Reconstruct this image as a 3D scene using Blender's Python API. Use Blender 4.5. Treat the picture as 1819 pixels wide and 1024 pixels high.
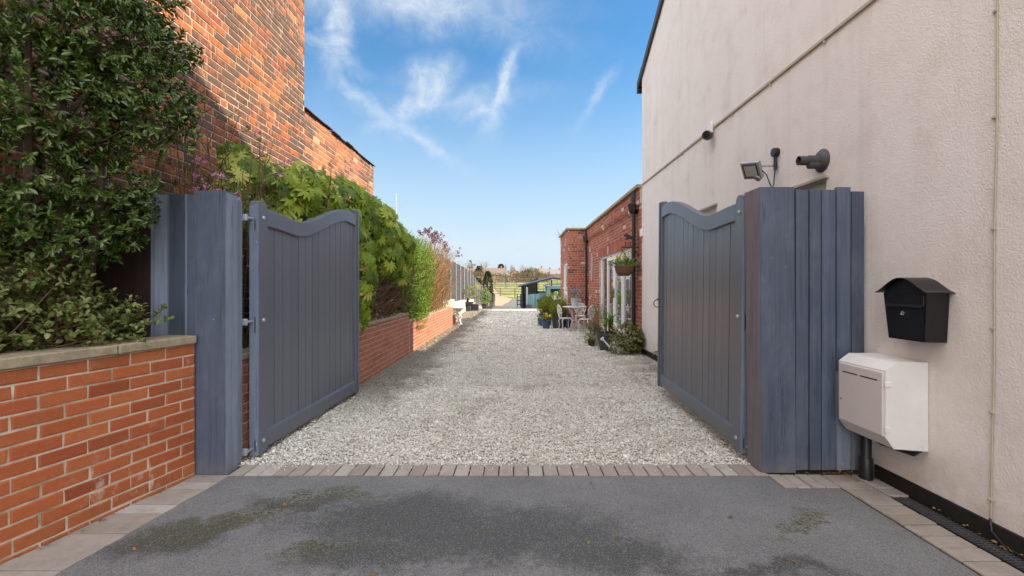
import bpy, bmesh, math, random
import numpy as np
from mathutils import Vector, Matrix

for _o in list(bpy.data.objects):
    bpy.data.objects.remove(_o)
SC = bpy.context.scene
COL = SC.collection
R = math.radians
rng = np.random.default_rng(7)
random.seed(7)

# ------------------------------------------------------------------ camera
cd = bpy.data.cameras.new('camera')
cam = bpy.data.objects.new('camera', cd)
COL.objects.link(cam)
cam.location = (0, 0, 1.33)
cam.rotation_euler = (R(90), 0, 0)
cd.sensor_width = 36
cd.lens = 15.99
cd.shift_x = -0.0036
cd.shift_y = -0.0022
cd.clip_start = 0.05
cd.clip_end = 3000
SC.camera = cam

# ------------------------------------------------------------------ light
SUN_EL = 38.2
sd = bpy.data.lights.new('sun', 'SUN')
sd.energy = 4.6
sd.angle = R(0.55)
sd.color = (1.0, 0.83, 0.62)
sun = bpy.data.objects.new('sun', sd)
COL.objects.link(sun)
sun.location = (30, 0, 30)
sun.rotation_euler = (0, R(90 - SUN_EL), 0)

SC.view_settings.view_transform = 'Standard'
SC.view_settings.look = 'None'
SC.view_settings.gamma = 1
SC.view_settings.exposure = 1.12


class G:
    """short-hand for building node trees"""
    def __init__(self, nt):
        self.nt = nt

    def n(self, t, ins=None, **props):
        nd = self.nt.nodes.new(t)
        for k, v in props.items():
            setattr(nd, k, v)
        for k, v in (ins or {}).items():
            self.put(nd.inputs[k], v)
        return nd

    def put(self, s, v):
        if v is None:
            return
        if isinstance(v, bpy.types.NodeSocket):
            self.nt.links.new(v, s)
        elif isinstance(v, (tuple, list)) and len(v) == 3 and s.type == 'RGBA':
            s.default_value = (*v, 1)
        else:
            s.default_value = v

    def m(self, op, a, b=None, c=None, clamp=False):
        nd = self.n('ShaderNodeMath', operation=op, use_clamp=clamp)
        for i, v in enumerate((a, b, c)):
            self.put(nd.inputs[i], v)
        return nd.outputs[0]

    def vm(self, op, a, b=None, scale=None):
        nd = self.n('ShaderNodeVectorMath', operation=op)
        self.put(nd.inputs[0], a)
        self.put(nd.inputs[1], b)
        if scale is not None:
            self.put(nd.inputs['Scale'], scale)
        return nd.outputs['Value'] if op in ('DOT_PRODUCT', 'LENGTH', 'DISTANCE') else nd.outputs[0]

    def noise(self, vec, scale, detail=3, rough=0.55, dist=0.0, color=False):
        nd = self.n('ShaderNodeTexNoise', {'Vector': vec, 'Scale': scale, 'Detail': detail, 'Roughness': rough, 'Distortion': dist})
        return nd.outputs[1 if color else 0]

    def vor(self, vec, scale, feature='F1', out=0, rand=1.0):
        nd = self.n('ShaderNodeTexVoronoi', {'Vector': vec, 'Scale': scale, 'Randomness': rand}, feature=feature)
        return nd.outputs[out]

    def ramp(self, fac, stops, interp='LINEAR'):
        nd = self.n('ShaderNodeValToRGB', {'Fac': fac})
        cr = nd.color_ramp
        cr.interpolation = interp
        while len(cr.elements) < len(stops):
            cr.elements.new(0.5)
        for e, (p, c) in zip(cr.elements, stops):
            e.position = p
            e.color = (*c, 1) if isinstance(c, (tuple, list)) else (c, c, c, 1)
        return nd.outputs[0]

    def mix(self, fac, a, b, blend='MIX'):
        nd = self.nt.nodes.new('ShaderNodeMix')
        nd.data_type = 'RGBA'
        nd.blend_type = blend
        nd.clamp_factor = True
        self.put(nd.inputs[0], fac)
        self.put(nd.inputs[6], a)
        self.put(nd.inputs[7], b)
        return nd.outputs[2]

    def map(self, vec, scale=(1, 1, 1), loc=(0, 0, 0), rot=(0, 0, 0)):
        nd = self.n('ShaderNodeMapping', {'Vector': vec, 'Scale': scale, 'Location': loc, 'Rotation': rot})
        return nd.outputs[0]

    def obj(self):
        return self.n('ShaderNodeTexCoord').outputs['Object']

    def island(self):
        return self.n('ShaderNodeNewGeometry').outputs['Random Per Island']

    def xyz(self, v):
        nd = self.n('ShaderNodeSeparateXYZ', {0: v})
        return nd.outputs

    def bump(self, h, strength=0.5, dist=0.01, normal=None):
        nd = self.n('ShaderNodeBump', {'Height': h, 'Strength': strength, 'Distance': dist})
        if normal is not None:
            self.put(nd.inputs['Normal'], normal)
        return nd.outputs[0]

    def sstep(self, v, a, b):
        nd = self.n('ShaderNodeMapRange', {0: v, 1: a, 2: b, 3: 0.0, 4: 1.0}, interpolation_type='SMOOTHSTEP')
        return nd.outputs[0]


# ------------------------------------------------------------------ sky
W = bpy.data.worlds.new('World')
SC.world = W
W.use_nodes = True
W.node_tree.nodes.clear()
g = G(W.node_tree)
sky = g.n('ShaderNodeTexSky', sky_type='NISHITA', sun_disc=False, sun_elevation=R(SUN_EL), sun_rotation=R(90),
          altitude=50, air_density=1.0, dust_density=0.7, ozone_density=2.2)
dirv = g.n('ShaderNodeTexCoord').outputs['Generated']
wob = g.vm('SUBTRACT', g.noise(dirv, 5.0, 5, 0.6, color=True), (0.5, 0.5, 0.5))
wob2 = g.vm('SUBTRACT', g.noise(g.map(dirv, (1, 1, .6)), 21.0, 5, 0.65, color=True), (0.5, 0.5, 0.5))
dv = g.vm('ADD', g.vm('ADD', dirv, g.vm('SCALE', wob, scale=0.10)), g.vm('SCALE', wob2, scale=0.05))
fine = g.noise(g.map(dirv, (1, 1, 1.4)), 16.0, 6, 0.68, 1.0)


def skydir(px, py):
    return Vector(((px - 916) / 808, 1, (508 - py) / 808)).normalized()


# wisps of cirrus: direction of the middle, half lengths (as angles) and tilt
WISPS = [(710, -8, 170, 38, 3, .85), (800, 16, 150, 26, -10, .5), (612, 45, 70, 17, 74, .8), (592, 98, 46, 9, -20, .5),
         (757, 146, 34, 26, 40, 1.0), (722, 184, 58, 15, 42, .8), (835, 172, 100, 18, 6, .4), (899, 146, 56, 13, 68, .9),
         (872, 184, 40, 12, 20, .6), (640, 178, 60, 11, -40, .5), (690, 212, 50, 12, -18, .5), (745, 246, 58, 10, -27, .55),
         (1066, 178, 36, 8, 48, .4), (900, 440, 260, 26, 0, .3)]
cl = None
for (px, py, a, b, tilt, amp) in WISPS:
    c = skydir(px, py)
    right = Vector((c.y, -c.x, 0)).normalized()
    up = right.cross(c).normalized()
    t = R(tilt)
    A = (right * math.cos(t) + up * math.sin(t)) / (a / 808 * c.y)
    B = (-right * math.sin(t) + up * math.cos(t)) / (b / 808 * c.y)
    rel = g.vm('SUBTRACT', dv, tuple(c))
    da = g.vm('DOT_PRODUCT', rel, tuple(A))
    db = g.vm('DOT_PRODUCT', rel, tuple(B))
    r2 = g.m('ADD', g.m('MULTIPLY', da, da), g.m('MULTIPLY', db, db))
    e = g.m('MULTIPLY', g.m('POWER', 2.718, g.m('MULTIPLY', r2, -0.62)), amp)
    cl = e if cl is None else g.m('MAXIMUM', cl, e)
cl = g.m('MULTIPLY', cl, g.ramp(fine, [(0.28, 0.35), (0.64, 1.0)]), clamp=True)
# added unseen bright cloud overhead and behind the street, brightening the shaded drive
dx = g.xyz(dirv)
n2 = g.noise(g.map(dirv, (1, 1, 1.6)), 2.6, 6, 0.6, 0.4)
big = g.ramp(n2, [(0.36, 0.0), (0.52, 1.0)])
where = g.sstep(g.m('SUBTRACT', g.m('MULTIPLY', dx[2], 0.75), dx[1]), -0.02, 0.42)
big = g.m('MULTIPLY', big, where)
skyc = g.n('ShaderNodeHueSaturation', {'Saturation': 1.12, 'Value': 1.0, 'Color': sky.outputs[0]}).outputs[0]
skyc = g.mix(g.sstep(dx[2], 0.50, -0.03), g.mix(1.0, skyc, (.42, .70, .76), 'MULTIPLY'), (2.50, 2.92, 3.30))
skyc = g.mix(g.m('MULTIPLY', cl, 0.95), skyc, (3.2, 3.42, 3.6))
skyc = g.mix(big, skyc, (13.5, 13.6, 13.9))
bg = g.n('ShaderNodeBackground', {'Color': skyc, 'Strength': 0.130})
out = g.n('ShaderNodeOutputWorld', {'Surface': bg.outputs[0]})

# ================================================================== helpers


class MB:
    """collects shapes and links them as ONE mesh object"""
    def __init__(self):
        self.v, self.f, self.mi = [], [], []
        self.M = None
        self.mat_i = 0

    def add(self, vs, fs):
        b = len(self.v)
        if self.M is not None:
            vs = [self.M @ Vector(p) for p in vs]
        self.v.extend([tuple(p) for p in vs])
        for q in fs:
            self.f.append(tuple(b + i for i in q))
            self.mi.append(self.mat_i)

    def box(self, x0, x1, y0, y1, z0, z1, c=0.0):
        lo = (min(x0, x1), min(y0, y1), min(z0, z1))
        hi = (max(x0, x1), max(y0, y1), max(z0, z1))
        if c <= 0:
            vs = [(lo[0] if not i & 1 else hi[0], lo[1] if not i & 2 else hi[1], lo[2] if not i & 4 else hi[2]) for i in range(8)]
            self.add(vs, [(0, 2, 3, 1), (4, 5, 7, 6), (0, 1, 5, 4), (2, 6, 7, 3), (0, 4, 6, 2), (1, 3, 7, 5)])
            return
        c = min(c, min(h - l for l, h in zip(lo, hi)) * 0.45)
        vs, idx = [], {}
        for s in range(8):
            for a in range(3):
                p = []
                for k in range(3):
                    hi_k = (s >> k) & 1
                    base = hi[k] if hi_k else lo[k]
                    p.append(base if k == a else base + (-c if hi_k else c))
                idx[(s, a)] = len(vs)
                vs.append(tuple(p))
        fs = []
        for a in range(3):
            b_, c_ = (a + 1) % 3, (a + 2) % 3
            for s in (0, 1):
                base = s << a
                q = [base, base | 1 << b_, base | 1 << b_ | 1 << c_, base | 1 << c_]
                q = [idx[(k, a)] for k in q]
                fs.append(tuple(q if s else q[::-1]))
            for sa in (0, 1):
                for sb in (0, 1):
                    k0 = sa << a | sb << b_
                    k1 = k0 | 1 << c_
                    q = [idx[(k0, a)], idx[(k0, b_)], idx[(k1, b_)], idx[(k1, a)]]
                    fs.append(tuple(q if sa == sb else q[::-1]))
        for s in range(8):
            q = [idx[(s, 0)], idx[(s, 1)], idx[(s, 2)]]
            par = (s & 1) ^ (s >> 1 & 1) ^ (s >> 2 & 1)
            fs.append(tuple(q if par else q[::-1]))
        self.add(vs, fs)

    def tube(self, path, r, n=8, cap=True):
        path = [Vector(p) for p in path]
        rs = r if isinstance(r, (list, tuple)) else [r] * len(path)
        vs, fs = [], []
        nrm = None
        for i, p in enumerate(path):
            t = (path[min(i + 1, len(path) - 1)] - path[max(i - 1, 0)])
            t = t.normalized() if t.length > 1e-9 else Vector((0, 0, 1))
            if nrm is None:
                h = Vector((0, 0, 1)) if abs(t.z) < 0.9 else Vector((1, 0, 0))
                nrm = t.cross(h).normalized()
            else:
                nrm = (nrm - t * nrm.dot(t))
                nrm = nrm.normalized() if nrm.length > 1e-6 else t.orthogonal().normalized()
            bn = t.cross(nrm)
            for k in range(n):
                a = 2 * math.pi * k / n
                vs.append(p + (nrm * math.cos(a) + bn * math.sin(a)) * rs[i])
        for i in range(len(path) - 1):
            for k in range(n):
                k2 = (k + 1) % n
                fs.append((i * n + k, i * n + k2, (i + 1) * n + k2, (i + 1) * n + k))
        if cap:
            fs.append(tuple(range(n - 1, -1, -1)))
            fs.append(tuple((len(path) - 1) * n + k for k in range(n)))
        self.add(vs, fs)

    def lathe(self, prof, c=(0, 0, 0), n=20, axis=(0, 0, 1), sx=1.0, sy=1.0):
        ax = Vector(axis).normalized()
        q = Vector((0, 0, 1)).rotation_difference(ax)
        c = Vector(c)
        vs, fs = [], []
        for (r, z) in prof:
            for k in range(n):
                a = 2 * math.pi * k / n
                vs.append(c + q @ Vector((r * sx * math.cos(a), r * sy * math.sin(a), z)))
        for i in range(len(prof) - 1):
            for k in range(n):
                k2 = (k + 1) % n
                fs.append((i * n + k, i * n + k2, (i + 1) * n + k2, (i + 1) * n + k))
        fs.append(tuple(range(n - 1, -1, -1)))
        fs.append(tuple((len(prof) - 1) * n + k for k in range(n)))
        self.add(vs, fs)

    def prism(self, poly, a0, a1, axis='x'):
        """2-D outline extruded along an axis; outline given in the two other axes"""
        n = len(poly)

        def P(p, a):
            return (a, p[0], p[1]) if axis == 'x' else (p[0], a, p[1]) if axis == 'y' else (p[0], p[1], a)
        vs = [P(p, a0) for p in poly] + [P(p, a1) for p in poly]
        fs = [tuple(range(n - 1, -1, -1)), tuple(range(n, 2 * n))]
        fs += [(i, (i + 1) % n, n + (i + 1) % n, n + i) for i in range(n)]
        self.add(vs, fs)

    def ball(self, c, r, n=12, m=8, sx=1, sy=1, sz=1):
        self.lathe([(max(1e-4, r * math.sin(math.pi * i / m)), -r * sz * math.cos(math.pi * i / m)) for i in range(m + 1)], c, n, sx=sx, sy=sy)

    def build(self, name, mats, parent=None, smooth=False, fix=True):
        return link_mesh(name, np.array(self.v, dtype=np.float32), self.f, mats, parent, self.mi, smooth, fix)


def wloc(o):
    p = Vector((0, 0, 0))
    while o is not None:
        p += o.location
        o = o.parent
    return p


def link_mesh(name, v, faces, mats, parent=None, mi=None, smooth=False, fix=False):
    if not isinstance(mats, (list, tuple)):
        mats = [mats]
    me = bpy.data.meshes.new(name)
    v = np.asarray(v, dtype=np.float32)
    if parent is not None:
        v = v - np.array(wloc(parent), dtype=np.float32)
    if isinstance(faces, np.ndarray):
        k = faces.shape[1]
        nf = len(faces)
        me.vertices.add(len(v))
        me.vertices.foreach_set('co', v.ravel())
        me.loops.add(nf * k)
        me.loops.foreach_set('vertex_index', faces.astype(np.int32).ravel())
        me.polygons.add(nf)
        me.polygons.foreach_set('loop_start', np.arange(0, nf * k, k, dtype=np.int32))
        me.update(calc_edges=True)
    else:
        me.from_pydata(v.tolist(), [], faces)
    for m in mats:
        me.materials.append(m)
    if mi is not None and len(mats) > 1:
        me.polygons.foreach_set('material_index', np.array(mi, dtype=np.int32))
    if fix:
        bm = bmesh.new()
        bm.from_mesh(me)
        bmesh.ops.recalc_face_normals(bm, faces=bm.faces)
        bm.to_mesh(me)
        bm.free()
    if smooth:
        me.polygons.foreach_set('use_smooth', np.ones(len(me.polygons), dtype=bool))
        if smooth != 'all':
            me.set_sharp_from_angle(angle=R(38))
    me.update()
    o = bpy.data.objects.new(name, me)
    COL.objects.link(o)
    if parent is not None:
        o.parent = parent
    return o


def tag(o, label, cat, group=None, kind=None):
    o['label'] = label
    o['category'] = cat
    if group:
        o['group'] = group
    if kind:
        o['kind'] = kind
    return o


def thing(name, label, cat, loc=(0, 0, 0), group=None, rz=0.0):
    o = bpy.data.objects.new(name, None)
    o.empty_display_size = 0.1
    COL.objects.link(o)
    o.location = loc
    o.rotation_euler.z = rz
    return tag(o, label, cat, group)


def struct(o):
    o['kind'] = 'structure'
    return o


def kids(o):
    return [c for c in bpy.data.objects if c.parent == o]


def copy_tree(o, parent=None):
    c = o.copy()
    COL.objects.link(c)
    c.parent = parent
    for ch in kids(o):
        copy_tree(ch, c)
    return c


def dup(o, loc, rz, label, scale=None):
    c = copy_tree(o)
    c.location = loc
    c.rotation_euler.z = rz
    c['label'] = label
    if scale:
        c.scale = (scale,) * 3
    return c


def rotmats(fwd, up):
    """rows of N forward vectors and N rough ups -> N rotation matrices whose columns are (right, fwd, up)"""
    f = fwd / np.linalg.norm(fwd, axis=1, keepdims=True)
    r = np.cross(f, up)
    nr = np.linalg.norm(r, axis=1, keepdims=True)
    r = np.where(nr < 1e-5, np.array([[1.0, 0, 0]]), r / np.maximum(nr, 1e-5))
    u = np.cross(r, f)
    return np.stack([r, f, u], axis=2)


def scatter(tv, tf, mats, pos, scale):
    """copies of a small template mesh as one vertex and face array"""
    N, k = len(pos), len(tv)
    s = np.asarray(scale).reshape(N, 1, -1)
    v = np.einsum('nij,nkj->nki', mats, tv[None, :, :] * s) + pos[:, None, :]
    f = (tf[None, :, :] + (np.arange(N) * k)[:, None, None]).reshape(-1, tf.shape[1])
    return v.reshape(-1, 3), f


def unit(n):
    a = rng.normal(size=(n, 3))
    return a / np.linalg.norm(a, axis=1, keepdims=True)


# ------------------------------------------------------------------ terrain height along the drive
TZ_D = [-60, 26, 28, 36, 46, 52, 60, 100, 150, 200, 300, 900]
TZ_Z = [0, 0, -.08, -.7, -.72, -.4, .2, 1.95, 3.0, 4.0, 5.5, 7.0]


def tz(d):
    return float(np.interp(d, TZ_D, TZ_Z))


# ================================================================== materials
def new_mat(name, rough=0.7, spec=0.3):
    m = bpy.data.materials.new(name)
    m.use_nodes = True
    nt = m.node_tree
    b = nt.nodes['Principled BSDF']
    b.inputs['Roughness'].default_value = rough
    b.inputs['Specular IOR Level'].default_value = spec
    return m, G(nt), b


def plain(name, col, rough=0.6, metal=0.0, var=0.12, nscale=9.0, bump=0.0, spec=0.4):
    m, g, b = new_mat(name, rough, spec)
    o = g.obj()
    n = g.noise(o, nscale, 5, 0.6)
    c = g.mix(n, tuple(x * (1 - var) for x in col), tuple(min(1, x * (1 + var)) for x in col))
    n3 = g.noise(o, nscale * 7, 3, 0.6)
    c = g.mix(g.ramp(n3, [(0.62, 0.0), (0.72, 0.35 * min(1, var * 4))]), c, tuple(x * 0.55 for x in col))
    g.put(b.inputs['Base Color'], c)
    b.inputs['Metallic'].default_value = metal
    g.put(b.inputs['Roughness'], g.m('ADD', rough - 0.06, g.m('MULTIPLY', n3, 0.14)))
    if bump:
        g.put(b.inputs['Normal'], g.bump(n3, bump, 0.004))
    return m


def brick_mat(name, stops, soot=0.0, white=0.0, sootscale=0.6, rough=0.85, fine=1.0, algae=False):
    m, g, b = new_mat(name, rough, 0.25)
    o = g.obj()
    isl = g.island()
    c = g.ramp(isl, stops)
    n1 = g.noise(o, 38, 4, 0.65)
    c = g.mix(g.ramp(n1, [(0.35, 0.0), (0.75, 0.55)]), c, g.mix(1.0, c, (0.72, 0.62, 0.58), 'MULTIPLY'))
    n2 = g.noise(o, 220, 2, 0.6)
    c = g.mix(g.ramp(n2, [(0.3, 0.5), (0.5, 0.0)]), c, g.mix(1.0, c, (0.55, 0.5, 0.5), 'MULTIPLY'))
    if soot:
        big = g.noise(o, sootscale, 3, 0.6, 0.3)
        isl2 = g.m('FRACT', g.m('MULTIPLY', isl, 37.7))
        f = g.m('ADD', g.m('MULTIPLY', big, 1.5), g.m('MULTIPLY', isl2, 0.55))
        f = g.m('ADD', f, g.m('MULTIPLY', g.noise(g.map(o, (22, 22, 10)), 1.0, 6, 0.8), 1.9))
        f = g.m('SUBTRACT', f, 0.45)
        f = g.ramp(g.m('MULTIPLY', f, 1 / 2.4), [(0.0, 0.0), ((1.60 - soot) / 2.4, 0.0), ((1.84 - soot) / 2.4, 1.0)])
        f2 = g.m('MULTIPLY', f, 1.0)
        c = g.mix(g.m('MULTIPLY', f2, 0.88), c, g.ramp(isl2, [(0, (.032, .028, .030)), (1, (.075, .06, .052))]))
    if white:
        ef = g.noise(g.map(o, (14, 14, 8)), 1.0, 6, 0.75)
        lo = g.noise(o, 1.1, 2, 0.5)
        f = g.m('MULTIPLY', g.ramp(ef, [(0.54, 0.0), (0.70, 1.0)]), g.ramp(lo, [(0.42, 0.0), (0.62, 1.0)]))
        sp = g.ramp(g.noise(o, 150, 2, 0.5), [(0.69, 0.0), (0.73, 1.0)])
        sp = g.m('MULTIPLY', sp, g.ramp(g.noise(o, 4.0, 2, 0.5), [(0.5, 0.0), (0.62, 1.0)]))
        c = g.mix(g.m('MULTIPLY', g.m('MAXIMUM', f, sp), white), c, (0.62, 0.54, 0.47))
    if algae:
        zz = g.xyz(o)[2]
        lo = g.m('MULTIPLY', g.m('MAXIMUM', g.sstep(zz, 0.20, 0.0), g.m('MULTIPLY', g.sstep(zz, 0.80, 0.93), 0.7)), g.ramp(g.noise(o, 13, 6, 0.75), [(0.42, 0.0), (0.66, 1.0)]))
        c = g.mix(g.m('MULTIPLY', lo, 0.6), c, (.12, .085, .035))
    g.put(b.inputs['Base Color'], c)
    h = g.m('ADD', g.m('MULTIPLY', n2, 0.5), g.noise(o, 70, 4, 0.7))
    g.put(b.inputs['Normal'], g.bump(h, 0.55 * fine, 0.004))
    return m


def mortar_mat(name, col, dark=0.5, moss=0.0):
    m, g, b = new_mat(name, 0.95, 0.15)
    o = g.obj()
    n = g.noise(o, 7, 5, 0.65)
    c = g.mix(g.ramp(n, [(0.35, 0.0), (0.7, 1.0)]), tuple(x * dark for x in col), col)
    if moss:
        c = g.mix(g.m('MULTIPLY', g.ramp(g.noise(o, 5, 4, 0.6), [(0.5, 0), (0.66, 1)]), moss), c, (0.16, 0.15, 0.05))
    g.put(b.inputs['Base Color'], c)
    g.put(b.inputs['Normal'], g.bump(g.noise(o, 160, 3, 0.7), 0.6, 0.004))
    return m


def wood_mat(name, col, rough=0.45, worn=0.3, light=(0.19, 0.215, 0.27), spec=0.4, grain=0.5, isl_var=0.3, streak=1.0):
    """painted timber, grain running up and down"""
    m, g, b = new_mat(name, rough, spec)
    o = g.obj()
    isl = g.island()
    off = g.n('ShaderNodeCombineXYZ', {0: g.m('MULTIPLY', isl, 31.0), 1: g.m('MULTIPLY', isl, 17.0), 2: g.m('MULTIPLY', isl, 9.0)}).outputs[0]
    p = g.vm('ADD', o, off)
    gr = g.noise(g.map(p, (75, 75, 2.2)), 1.0, 5, 0.62, 0.6)
    gr2 = g.noise(g.map(p, (16, 16, 0.9)), 1.0, 4, 0.6, 1.2)
    saw = g.noise(g.map(p, (5, 5, 150)), 1.0, 2, 0.5)
    cl = g.noise(g.map(p, (4.5, 4.5, 2.6)), 1.0, 6, 0.68)
    c = g.mix(isl, tuple(x * (1 - isl_var) for x in col), tuple(x * (1 + isl_var) for x in col))
    c = g.mix(g.ramp(gr2, [(0.38, 0.42 * streak), (0.58, 0.0)]), c, tuple(x * 0.66 for x in col))
    c = g.mix(g.m('MULTIPLY', g.ramp(cl, [(0.48, 0.0), (0.74, 1.0)]), worn), c, light)
    c = g.mix(g.ramp(gr, [(0.33, 0.55 * streak), (0.46, 0.0)]), c, tuple(x * 0.5 for x in col))
    sc = g.noise(g.map(p, (60, 60, 16)), 1.0, 3, 0.6)
    c = g.mix(g.ramp(sc, [(0.745, 0.0), (0.77, 0.8 if worn > 0.1 else 0.2)]), c, tuple(min(1, x * 2.2) for x in light))
    if streak == 1.0:
        lines = g.ramp(g.noise(g.map(p, (20, 20, .55)), 1.0, 3, 0.5), [(0.492, 0.0), (0.5, 1.0), (0.508, 0.0)])
        lines = g.m('MULTIPLY', lines, g.ramp(g.noise(g.map(p, (6, 6, 1.5)), 1.0, 2, 0.5), [(0.52, 0.0), (0.6, 1.0)]))
        c = g.mix(g.m('MULTIPLY', lines, 0.8), c, (.02, .022, .028))
        dirt = g.m('MULTIPLY', g.sstep(g.xyz(o)[2], 0.16, 0.0), g.ramp(cl, [(0.35, 0.2), (0.6, 1.0)]))
        c = g.mix(g.m('MULTIPLY', dirt, 0.4), c, (.20, .175, .145))
    g.put(b.inputs['Base Color'], c)
    g.put(b.inputs['Roughness'], g.m('ADD', rough - 0.08, g.m('MULTIPLY', cl, 0.2)))
    h = g.m('ADD', gr, g.m('ADD', g.m('MULTIPLY', gr2, 0.6), g.m('MULTIPLY', saw, 0.25)))
    g.put(b.inputs['Normal'], g.bump(h, grain, 0.004))
    return m


def leaf_mat(name, stops, rough=0.4, trans=0.25, spec=0.5, tint=None):
    m, g, b = new_mat(name, rough, spec)
    isl = g.island()
    o = g.obj()
    c = g.ramp(isl, stops)
    n = g.noise(o, 3.0, 3, 0.6)
    c = g.mix(g.ramp(n, [(0.35, 0.4), (0.65, 0.0)]), c, g.mix(1.0, c, (0.55, 0.65, 0.6), 'MULTIPLY'))
    g.put(b.inputs['Base Color'], c)
    tr = g.n('ShaderNodeBsdfTranslucent', {'Color': g.mix(1.0, c, tint or (1.0, 1.15, 0.5), 'MULTIPLY')})
    mx = g.n('ShaderNodeMixShader', {0: trans, 1: b.outputs[0], 2: tr.outputs[0]})
    outn = [x for x in g.nt.nodes if x.type == 'OUTPUT_MATERIAL'][0]
    g.nt.links.new(mx.outputs[0], outn.inputs[0])
    return m


M = {}
OLD = [(0, (.28, .088, .034)), (.25, (.37, .125, .045)), (.5, (.32, .10, .040)), (.7, (.23, .072, .042)), (.86, (.40, .15, .052)), (.93, (.17, .075, .055)), (1, (.45, .21, .07))]
M['old_brick'] = brick_mat('old sooty brick', OLD, soot=0.30, white=0.4)
M['wing_brick'] = brick_mat('old orange brick', [(0, (.30, .115, .055)), (.4, (.40, .165, .07)), (.7, (.33, .125, .065)), (.88, (.22, .095, .065)), (.95, (.45, .24, .11)), (1, (.52, .33, .18))], soot=0.05, white=0.3)
M['new_brick'] = brick_mat('orange facing brick', [(0, (.36, .092, .036)), (.35, (.45, .13, .044)), (.6, (.40, .105, .040)), (.85, (.47, .15, .052)), (1, (.29, .068, .030))], white=0.85, fine=0.9, algae=True)
M['dwarf_brick'] = brick_mat('pinkish red brick', [(0, (.37, .14, .085)), (.5, (.43, .175, .105)), (1, (.33, .115, .075))], white=0.35, fine=0.7)
M['reclaimed_brick'] = brick_mat('reclaimed red brick', [(0, (.33, .10, .06)), (.3, (.41, .135, .075)), (.6, (.37, .115, .065)), (.8, (.26, .08, .055)), (.9, (.15, .07, .065)), (.955, (.33, .12, .07)), (.975, (.55, .46, .4)), (1, (.6, .52, .46))], white=0.25, fine=0.8)
M['mortar_old'] = mortar_mat('old lime mortar', (.54, .42, .30), 0.4)
M['mortar'] = mortar_mat('sand mortar', (.68, .60, .47), 0.72, 0.6)
M['mortar_pale'] = mortar_mat('pale mortar', (.60, .51, .42), 0.6)
PB = (.080, .098, .142)
M['paint'] = wood_mat('slate blue painted timber', PB, 0.5, 0.35)
M['paint_gate'] = wood_mat('glossy slate grey gate paint', (.092, .104, .132), 0.33, 0.05, (.15, .16, .19), 0.8, 0.05, 0.10, 0.3)
M['paint_edge'] = wood_mat('pale blue grey painted timber', (.15, .185, .245), 0.5, 0.35, (.28, .31, .37), 0.35, 0.3)
M['paint_dark'] = wood_mat('dark slate painted timber', (.060, .074, .105), 0.5, 0.25, (.17, .2, .25), 0.4, 0.3)
M['paint_faded'] = wood_mat('faded brown grey timber', (.165, .145, .160), 0.6, 0.5, (.2, .17, .18), 0.3, 0.7)
M['paint_light'] = wood_mat('pale grey paint and lit post side', (.20, .235, .30), 0.55, 0.5, (.30, .33, .39), 0.3, 0.3)
M['brown_wood'] = wood_mat('dark creosoted board', (.035, .020, .016), 0.8, 0.15, (.09, .07, .06), 0.2, 0.8)
M['grey_wood'] = wood_mat('weathered grey wood', (.17, .15, .13), 0.85, 0.4, (.3, .28, .25), 0.2, 0.8)
M['far_panel'] = wood_mat('dark grey fence panel', (.060, .064, .075), 0.8, 0.2, (.2, .2, .2), 0.2, 0.5)
M['teal'] = wood_mat('teal painted boards', (.13, .235, .235), 0.6, 0.3, (.2, .34, .35), 0.3, 0.4)
M['iron'] = plain('black painted iron', (.0065, .0065, .008), 0.36, 0.0, 0.4, 12, 0.2, 0.5)
M['black_plastic'] = plain('black plastic', (.014, .014, .016), 0.38, 0, 0.3, 10)
M['galv'] = plain('galvanised steel', (.42, .46, .50), 0.45, 0.6, 0.2, 20, 0.2)
M['dark_slot'] = plain('dark recess', (.012, .012, .013), 0.9, 0, 0.2)  # near-black: shade of slots, board gaps and unlit room put into colour
M['chrome'] = plain('chrome lock', (.7, .7, .68), 0.2, 1.0, 0.05)
M['white_paint'] = plain('white paint', (.72, .70, .67), 0.45, 0, 0.10, 6, 0.1)
M['upvc'] = plain('white window frame', (.72, .68, .65), 0.4, 0, 0.05, 4)
M['grey_plastic'] = plain('grey plastic', (.30, .31, .33), 0.45, 0, 0.12, 8)
M['cream'] = plain('cream conduit', (.42, .37, .29), 0.6, 0, 0.25, 14)
M['terracotta'] = plain('terracotta', (.42, .16, .08), 0.8, 0, 0.25, 9, 0.3)
M['blue_glaze'] = plain('blue glazed pot', (.045, .08, .15), 0.3, 0, 0.2, 8)
M['lead_grey'] = plain('dark grey planter', (.06, .058, .06), 0.6, 0, 0.25, 8, 0.2)
M['beige_pot'] = plain('beige stone planter', (.45, .41, .36), 0.8, 0, 0.2, 8, 0.3)
M['cast_white'] = plain('chipped white cast iron', (.55, .52, .49), 0.55, 0, 0.3, 22, 0.4)
M['stone'] = plain('weathered coping stone', (.31, .255, .17), 0.95, 0, 0.7, 16, 1.0, 0.15)
M['concrete'] = plain('concrete post', (.42, .39, .34), 0.9, 0, 0.25, 6, 0.5, 0.2)
M['slate'] = plain('roof slate', (.055, .055, .06), 0.7, 0, 0.35, 8, 0.5)
M['bark'] = plain('brown bark', (.085, .058, .042), 0.9, 0, 0.4, 25, 0.8, 0.15)
M['wicker'] = plain('woven wicker', (.16, .085, .05), 0.8, 0, 0.4, 60, 1.0, 0.2)
M['soil'] = plain('bare soil', (.055, .040, .028), 0.95, 0, 0.5, 14, 1.0, 0.1)
M['far_roof'] = plain('brown roof tile', (.15, .115, .10), 0.9, 0, 0.25, 1.5)
M['far_roof_grey'] = plain('grey roof tile', (.17, .15, .15), 0.9, 0, 0.25, 1.5)
M['far_brick'] = plain('far red brick', (.36, .15, .09), 0.9, 0, 0.2, 2)
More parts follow.
